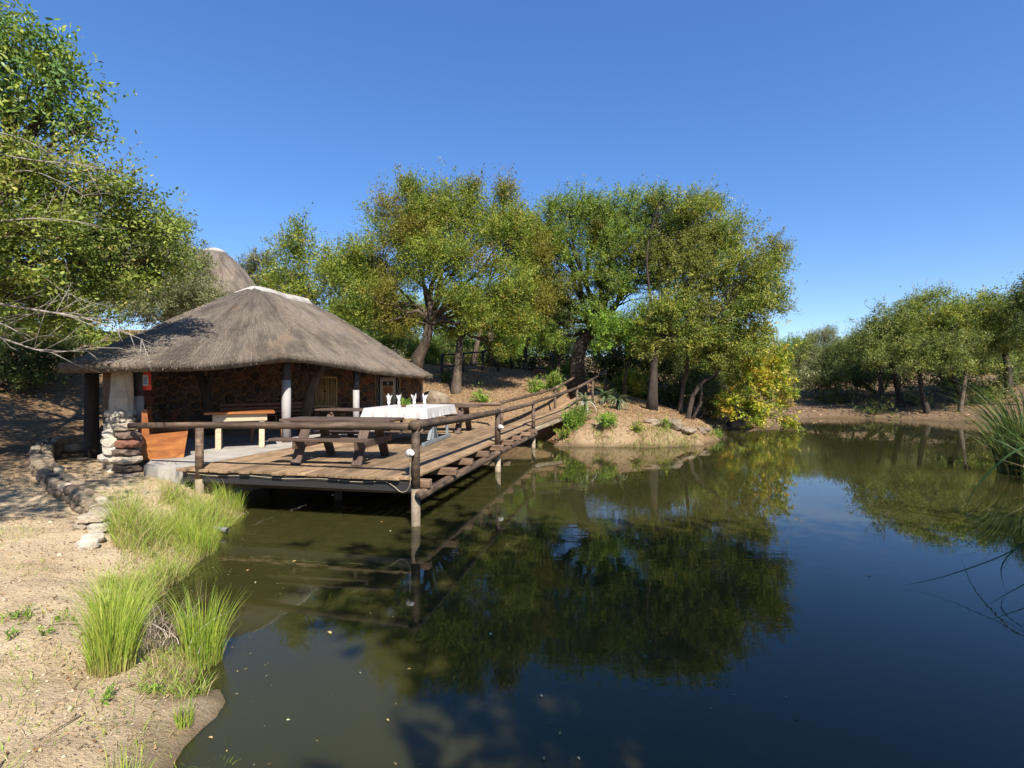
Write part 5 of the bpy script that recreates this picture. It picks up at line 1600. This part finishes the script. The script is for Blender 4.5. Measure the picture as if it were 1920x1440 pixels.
rts = np.stack([xs, ys, terrain(xs, ys) - .01], -1)
tag(link('dry_grass', blades('dry_grass', rts, rng.uniform(.03, .10, len(xs)), 1.3, .006, DRY + GC[:2], 7), M_GRASS), 'sparse dry grass and straw on the sandy bank', 'grass', kind='stuff')
xs = rng.uniform(-4.6, -1.3, 40000); ys = rng.uniform(2.3, 7.5, 40000)
dsh = shore_dist(xs, ys)
keep = (dsh > -.10) & (dsh < .30) & (vnoise(xs * 3.1, ys * 3.1, 71) > .5)
xs, ys = xs[keep][:2600], ys[keep][:2600]
rts = np.stack([xs, ys, np.maximum(terrain(xs, ys), -.02) - .01], -1)
tag(link('edge_grass', blades('edge_grass', rts, rng.uniform(.03, .14, len(xs)), 1.1, .006, GC[:3] + DRY[:1], 17, foot=(.3, .22, .1)), M_GRASS), 'short weeds fringing the muddy water edge', 'grass', kind='stuff')
xs = rng.uniform(.9, 8, 20000); ys = rng.uniform(17.3, 21, 20000)
dsh = shore_dist(xs, ys)
keep = (dsh > -.05) & (dsh < .5) & (vnoise(xs * 1.6, ys * 1.6, 72) > .5)
xs, ys = xs[keep][:1500], ys[keep][:1500]
rts = np.stack([xs, ys, np.maximum(terrain(xs, ys), -.02) - .01], -1)
tag(link('mound_grass', blades('mound_grass', rts, rng.uniform(.06, .3, len(xs)), .9, .016, GC[:3] + DRY, 18, foot=(.3, .22, .1)), M_GRASS), 'straggly grass along the foot of the bare mound', 'grass', kind='stuff')
def tussock(x, y, n, h, r, seed, label, spread=.35, cols=GC[:3] + [(.33, .40, .06), (.40, .40, .09)], w=.0055, dry=.3):
    n = int(n * 1.3)
    g = max(tz(x, y), -.03)
    root = thing('grass_tussock', label, 'grass', (x, y, g), 0, 'grass tussocks on the near bank')
    rg = np.random.default_rng(seed)
    a = rg.uniform(0, 6.283, n); rr_ = r * np.sqrt(rg.random(n))
    px_ = x + np.cos(a) * rr_; py_ = y + np.sin(a) * rr_
    rt = np.stack([px_, py_, np.maximum(terrain(px_, py_), -.05) - .02], -1)
    rad_ = np.stack([np.cos(a), np.sin(a), np.zeros(n)], -1)
    link('blades', blades('blades', rt, h * rg.uniform(.3, 1.12, n), spread * (.35 + .9 * rr_ / r), w * rg.uniform(.6, 1.3, n), cols, seed, lean_dir=rad_ * .7 + np.array([.08, .05, 0]), foot=(.38, .32, .13), footlen=.28), M_GRASS, root)
    nd_ = int(n * dry)
    link('dry_blades', blades('dry_blades', rt[:nd_], h * rg.uniform(.15, .5, nd_), spread * 1.6, w, DRY, seed + 1), M_GRASS, root)
tussock(-2.72, 3.62, 420, .60, .13, 1, 'tall yellow green tussock on the sand left of the inlet', .30)
tussock(-2.95, 3.95, 380, .55, .16, 11, 'tussock leaning behind the tall yellow green one', .40)
tussock(-3.3, 4.5, 340, .45, .2, 12, 'dry topped tussock further along the bank toward the lush grass', .5)
tussock(-2.33, 4.02, 460, .66, .13, 2, 'upright green tussock standing in the water at the bank tip', .26)
tussock(-1.98, 3.22, 70, .20, .05, 3, 'small tuft at the water edge below the upright tussock', .3)
tussock(-1.90, 2.62, 130, .24, .09, 4, 'short green tuft at the bottom edge of the photo', .35)
tussock(-1.62, 2.95, 24, .12, .05, 5, 'tiny tuft rising from the shallow water at the bottom', .5)
tussock(-3.9, 6.6, 420, .55, .22, 6, 'dense bright green tussock on the bank by the grey pipe', .35)
tussock(-4.55, 8.6, 240, .5, .2, 7, 'grass tussock under the corner of the deck', .35)
tussock(-4.2, 7.4, 300, .42, .22, 8, 'spreading tussock just behind the grey pipe', .5)
# dead straw heap by the inlet
rts = np.stack([rng.normal(-2.75, .16, 220), rng.normal(4.05, .14, 220), np.full(220, .16)], -1)
tag(link('straw_heap', blades('straw_heap', rts, rng.uniform(.1, .3, 220), 1.4, .006, [(.30, .24, .19), (.42, .36, .30), (.2, .15, .11)], 9), M_LITTER), 'heap of dead grey straw beside the small inlet', 'straw', kind='stuff')

# pipe
pp = P(410, 1004, 7.45)
pv = thing('drain_pipe', 'short grey drain pipe sticking out of the grassy bank', 'pipe', (pp.x, pp.y, .1))
v, f = tube_data([(pp.x - .5, pp.y + .12, .11), (pp.x + .15, pp.y - .05, .07)], [.036, .036], 16, cap=False)
link('tube', mesh_py('tube', v, f, True), M_PIPE, pv)
v, f = tube_data([(pp.x - .5, pp.y + .12, .11), (pp.x + .149, pp.y - .05, .07)], [.029, .029], 16)
link('bore_shade', mesh_py('bore_shade', v, f, True), M_IRON, pv)  # solid dark plug standing in for the shade inside the hollow pipe

# ------------------------------------------------------------------ reeds at the right
RC = [(.04, .08, .025), (.06, .11, .033), (.10, .14, .04), (.16, .18, .06)]
def reeds(x, y, n, h, r, seed, label, lean=.55, w=.035, ld=None):
    root = thing('reed_clump', label, 'reeds', (x, y, max(tz(x, y), -.05)), 0, 'reeds at the right edge of the pond')
    rg = np.random.default_rng(seed)
    a = rg.uniform(0, 6.283, n); rr_ = r * np.sqrt(rg.random(n))
    rt = np.stack([x + np.cos(a) * rr_, y + np.sin(a) * rr_, np.full(n, -.1)], -1)
    link('blades', blades('blades', rt, h * rg.uniform(.5, 1.1, n), lean, w, RC, seed, 8, .9, ld), M_GRASS, root)
    nd_ = n // 3
    link('dry_blades', blades('dry_blades', rt[:nd_], h * rg.uniform(.2, .6, nd_), lean * 1.8, w * .7, DRY, seed + 1, 6, 1.2), M_GRASS, root)
reeds(12.05, 12.5, 230, 2.7, .5, 1, 'tall green reed clump at the right edge of the photo')
reeds(13.0, 13.2, 240, 3.2, .7, 2, 'reeds behind the tall clump at the right edge', .5)
reeds(11.6, 11.1, 130, 2.2, .5, 3, 'lower arching reeds in front of the tall clump', .8)
# long leaves of a nearer clump arching over the water
near = thing('arching_reed', 'few long reed leaves bending down to touch the dark water at the lower right', 'reeds', (5.9, 5.2, -.05))
def strap(pts, w, col, parent, name='leaf'):
    c = catmull(pts, 8, False)
    V, Fc = [], []
    for i, p in enumerate(c):
        t = i / (len(c) - 1)
        tg = Vector(c[min(i + 1, len(c) - 1)] - c[max(i - 1, 0)]).normalized()
        s = tg.cross(Vector((0, 0, 1)))
        s = s.normalized() if s.length > 1e-4 else Vector((0, 1, 0))
        s = (s + Vector((0, 0, .6))).normalized()
        ww = w * min(1, (1 - t) * 3 + .06) * .5
        V += [Vector(p) - s * ww, Vector(p) + s * ww]
    for i in range(len(c) - 1):
        Fc.append((2 * i, 2 * i + 1, 2 * i + 3, 2 * i + 2))
    me = mesh_np(name, np.array(V), 4, np.array(Fc), True, np.repeat(np.array([col]), len(V), 0))
    return link(name, me, M_GRASS, parent)
G1 = (.05, .09, .03)
strap([(5.9, 5.2, .1), (5.85, 5.3, .6), (5.4, 5.4, .55), (4.9, 5.45, .30), (4.4, 5.5, .10), (3.98, 5.52, .005)], .013, G1, near)
strap([(5.8, 5.0, .1), (5.6, 5.0, .45), (5.2, 5.0, .40), (4.8, 5.0, .22), (4.42, 5.0, .005)], .013, G1, near)
strap([(5.7, 4.6, .1), (5.3, 4.65, .36), (4.9, 4.68, .28), (4.5, 4.7, .12), (4.2, 4.72, .004)], .013, (.09, .12, .04), near)
strap([(5.9, 5.6, .1), (5.7, 5.6, .5), (5.3, 5.55, .42), (5.05, 5.5, .22), (4.95, 5.35, .01)], .013, G1, near)
high = thing('overhanging_reed', 'long dark reed leaf curving into the picture above the reed clump', 'reeds', (7.6, 6.9, .1))
strap([(7.6, 6.9, .1), (7.4, 6.95, 1.6), (7.0, 7.0, 2.4), (6.6, 7.1, 2.85)], .045, (.05, .10, .03), high)
strap([(7.6, 6.9, .1), (7.3, 7.0, 1.1), (6.8, 7.1, 1.25), (6.3, 7.2, .75), (6.1, 7.25, .25)], .03, (.05, .10, .03), high)

# ------------------------------------------------------------------ bare grey branches in front of the hut roof
def bare_branch(pts, r, label, seed, twigs=12):
    rnd = random.Random(seed)
    path = catmull([tuple(p) for p in pts], 5, False)
    parts = [tube_data(path, [r * (1 - .85 * i / (len(path) - 1)) for i in range(len(path))], 7, .05, rnd)]
    for k in range(twigs):
        i = rnd.randrange(3, len(path) - 1)
        p = Vector(path[i]); tg = Vector(path[i] - path[i - 1]).normalized()
        d = (tg * .6 + Vector((rnd.uniform(-.6, .6), rnd.uniform(-.6, .6), rnd.uniform(-.5, .9)))).normalized()
        L = rnd.uniform(.25, .7)
        q1 = p + d * L * .5; q2 = q1 + (d + Vector((0, 0, rnd.uniform(-.4, .4)))).normalized() * L * .5
        parts.append(tube_data([p, q1, q2], [r * .32, r * .22, r * .06], 5, 0, rnd))
        if rnd.random() < .7:
            d2 = (d + Vector((rnd.uniform(-.7, .7), rnd.uniform(-.7, .7), rnd.uniform(-.5, .5)))).normalized()
            parts.append(tube_data([q1, q1 + d2 * L * .4], [r * .18, r * .05], 4, 0, rnd))
    v, f = merge(parts)
    return link('dry_branch', mesh_py('dry_branch', v, f, True), M_TWIG, lt)
bare_branch([P(-60, 560, 7.6), P(60, 580, 7.6), P(170, 600, 7.7), P(280, 642, 7.8)], .021, '', 1, 20)
bare_branch([P(-60, 610, 7.4), P(20, 640, 7.4), P(95, 660, 7.4), P(190, 650, 7.6)], .018, '', 2, 14)
bare_branch([P(-60, 590, 7.0), P(10, 610, 7.0), P(55, 638, 7.0)], .015, '', 3, 6)
bare_branch([P(-50, 280, 8), P(60, 300, 7.9), P(160, 310, 7.8), P(240, 330, 7.8)], .014, '', 4, 18)
bare_branch([P(-50, 420, 7.5), P(60, 410, 7.5), P(140, 415, 7.5), P(190, 425, 7.5)], .013, '', 5, 12)
bare_branch([P(-40, 240, 8), P(40, 260, 7.9), P(120, 300, 7.8), P(200, 320, 7.8)], .011, '', 6, 16)
bare_branch([P(-40, 340, 8), P(50, 320, 7.9), P(120, 345, 7.8), P(160, 370, 7.8)], .011, '', 7, 14)
bare_branch([P(-40, 480, 8), P(50, 500, 7.9), P(110, 540, 7.8), P(150, 560, 7.8)], .011, '', 8, 14)

# ------------------------------------------------------------------ litter, pebbles, floating leaves
def litter(name, label, n, region, cols, seed, L=.06, thr=.0):
    rg = np.random.default_rng(seed)
    x = rg.uniform(region[0], region[1], n); y = rg.uniform(region[2], region[3], n)
    k = (shore_dist(x, y) > .12) & (vnoise(x * 1.3, y * 1.3, seed) > thr)
    x, y = x[k], y[k]
    pos = np.stack([x, y, terrain(x, y) + .012], -1)
    a = rg.uniform(0, 6.283, len(x))
    dr_ = np.stack([np.cos(a), np.sin(a), rg.uniform(-.1, .35, len(x))], -1)
    c = np.array(cols)[rg.integers(len(cols), size=len(x))] * rg.uniform(.6, 1.3, (len(x), 1))
    return tag(link(name, leaf_mesh(name, pos, dr_, L * rg.uniform(.5, 1.4, len(x)), L * .5 * rg.uniform(.5, 1.3, len(x)), c, False, rg), M_LITTER), label, 'litter', kind='stuff')
LIT = [(.30, .18, .085), (.38, .25, .13), (.20, .11, .055), (.44, .32, .18), (.13, .08, .045)]
litter('leaf_litter', 'brown fallen leaves covering the slope behind the deck', 60000, (-6, 8, 17.5, 28), LIT + [(.42, .27, .13), (.46, .31, .16)], 4, .055)
litter('fallen_leaves', 'scattered dry leaves on the sandy bank in front of the hut', 9000, (-10, -1.2, 2.0, 10.5), LIT, 5, .032, .35)
litter('far_litter', 'dead leaves on the far bank of the pond', 6000, (15, 34, 24, 42), LIT, 6, .16)
litter('ground_crumbs', 'fine crumbs of bark and straw on the sandy bank', 26000, (-8, -1.1, 1.8, 8.5), LIT + [(.6, .5, .36), (.62, .52, .38), (.1, .07, .04)], 7, .014, .15)
rg = np.random.default_rng(8)
nP = 2600
x = rg.uniform(-8, -1.3, nP); y = rg.uniform(2.1, 9.5, nP)
k = shore_dist(x, y) > .1
x, y = x[k], y[k]; zz = terrain(x, y)
oc = np.array([(1, 0, 0), (0, 1, 0), (-1, 0, 0), (0, -1, 0), (0, 0, .7), (0, 0, -.7)], dtype=float)
of = np.array([(0, 1, 4), (1, 2, 4), (2, 3, 4), (3, 0, 4), (1, 0, 5), (2, 1, 5), (3, 2, 5), (0, 3, 5)])
s = rg.uniform(.004, .016, len(x)) * (1 + 1.5 * (rg.random(len(x)) > .96))
V = (oc[None] * rg.uniform(.7, 1.3, (len(x), 6, 1))) * s[:, None, None] + np.stack([x, y, zz + .003], -1)[:, None]
idx = (of[None] + (np.arange(len(x)) * 6)[:, None, None]).reshape(-1, 3)
c = np.repeat(np.array([(.45, .36, .26)]) * rg.uniform(.5, 1.3, (len(x), 1)), 6, 0)
tag(link('pebbles', mesh_np('pebbles', V.reshape(-1, 3), 3, idx, False, c), M_LITTER), 'small pebbles strewn over the sandy bank', 'pebbles', kind='stuff')
rs = random.Random(5)
parts = []
for k in range(90):
    x_ = rs.uniform(-7, -1.6); y_ = rs.uniform(2.2, 9)
    if shore_dist(np.array([x_]), np.array([y_]))[0] < .15: continue
    a_ = rs.uniform(0, 6.28); l_ = rs.uniform(.06, .28)
    x2, y2 = x_ + math.cos(a_) * l_, y_ + math.sin(a_) * l_
    parts.append(tube_data([(x_, y_, tz(x_, y_) + .006), ((x_ + x2) / 2 + rs.uniform(-.02, .02), (y_ + y2) / 2, tz((x_ + x2) / 2, (y_ + y2) / 2) + .015), (x2, y2, tz(x2, y2) + .008)], [.004, .0035, .002], 4, 0, rs))
v, f = merge(parts)
tag(link('dry_sticks', mesh_py('dry_sticks', v, f), M_BARK, None), 'thin dry sticks strewn over the sandy bank', 'sticks', kind='stuff')
for i, (u, v, zz_, r, lab) in enumerate([(40, 1150, .33, .10, 'small green weed on the bare sand at the left edge'), (20, 1200, .3, .07, 'tiny grey green weed below the one at the left edge'), (120, 1150, .3, .06, 'small weed beside the tall yellow green tussock'), (190, 1310, .2, .07, 'low weed on the sand in front of the inlet'), (285, 1290, .12, .07, 'yellowish weed on the mud near the water'), (80, 1190, .3, .06, 'little weed between the sand edge and the tall tussock')]):
    d_ = (EYE - zz_) * F / (v - 720); x_ = (u - 960) / F * d_
    g_ = tz(x_, d_)
    tree('weed', lab, (x_, d_, g_), [('w', x_, d_, g_ + r * .3, r, r * .9, r * .4)], BRIGHT, (.035, .013), 1.6, 230 + i, .003, per=8, twig=.05, cat='plant', group='small plants on the banks', sub=0, fork=(x_, d_, g_ + r * .3), trunk_path=[Vector((x_, d_, g_ - .01)), Vector((x_, d_, g_ + r * .15)), Vector((x_, d_, g_ + r * .3))])
rg = np.random.default_rng(19)
x = rg.uniform(-4.4, 2.5, 2600); y = rg.uniform(2.9, 13, 2600)
k = (shore_dist(x, y) < -.03) & (rg.random(2600) < np.where(shore_dist(x, y) > -.5, .9, .10))
x, y = x[k], y[k]
a = rg.uniform(0, 6.283, len(x))
c = np.array([(.26, .20, .09), (.18, .13, .06), (.34, .28, .16), (.12, .09, .04)])[rg.integers(4, size=len(x))]
pos = np.stack([x, y, np.full(len(x), .004)], -1)
dr_ = np.stack([np.cos(a), np.sin(a), np.zeros(len(x))], -1)
sd_ = np.stack([-np.sin(a), np.cos(a), np.zeros(len(x))], -1)
l_ = rg.uniform(.004, .016, (len(x), 1))
V = np.stack([pos - dr_ * l_, pos + sd_ * l_ * .4, pos + dr_ * l_, pos - sd_ * l_ * .4], 1).reshape(-1, 3)
tag(link('floating_debris', mesh_np('floating_debris', V, 4, np.arange(len(V)).reshape(-1, 4)[:, ::-1], False, np.repeat(c, 4, 0)), M_LITTER), 'specks of leaf and straw floating near the bank', 'debris', kind='stuff')
for i, (u, v) in enumerate([(727, 1352), (767, 1256), (540, 1352), (618, 1187), (716, 979), (732, 996), (552, 1053), (465, 1070), (479, 1093), (1050, 1376), (1020, 1424), (1085, 1424), (445, 1260), (395, 1385), (1015, 1306), (425, 1410), (1630, 1080), (920, 1190)]):
    d = EYE * F / (v - 720); x = (u - 960) / F * d
    n = 9
    L = .012 * random.uniform(.6, 1.4) * (1.0 if d < 4 else 1.5)
    V = [(0, 0, .004)]
    for k in range(n):
        a = 2 * math.pi * k / n
        V.append((L * math.cos(a) * (1.2 if k == 0 else 1), L * .55 * math.sin(a), .003 + .006 * abs(math.sin(a))))
    me = mesh_np('floating_leaf', np.array(V), 3, np.array([(0, k + 1, (k + 1) % n + 1) for k in range(n)]), False, np.repeat(np.array([[(.55, .42, .16), (.50, .30, .14), (.62, .55, .36)][i % 3]]), n + 1, 0))
    o = link('floating_leaf', me, M_LITTER, None, Matrix.Translation((x, d, .002)) @ Matrix.Rotation(random.uniform(0, 6), 4, 'Z'))
    tag(o, 'small yellowish dead leaf floating on the pond', 'leaf', 'dead leaves floating on the pond')
print('LEAVES', LEAF_TOTAL[0], 'TRIS', sum(len(m.loops) - 2 * len(m.polygons) for m in bpy.data.meshes))
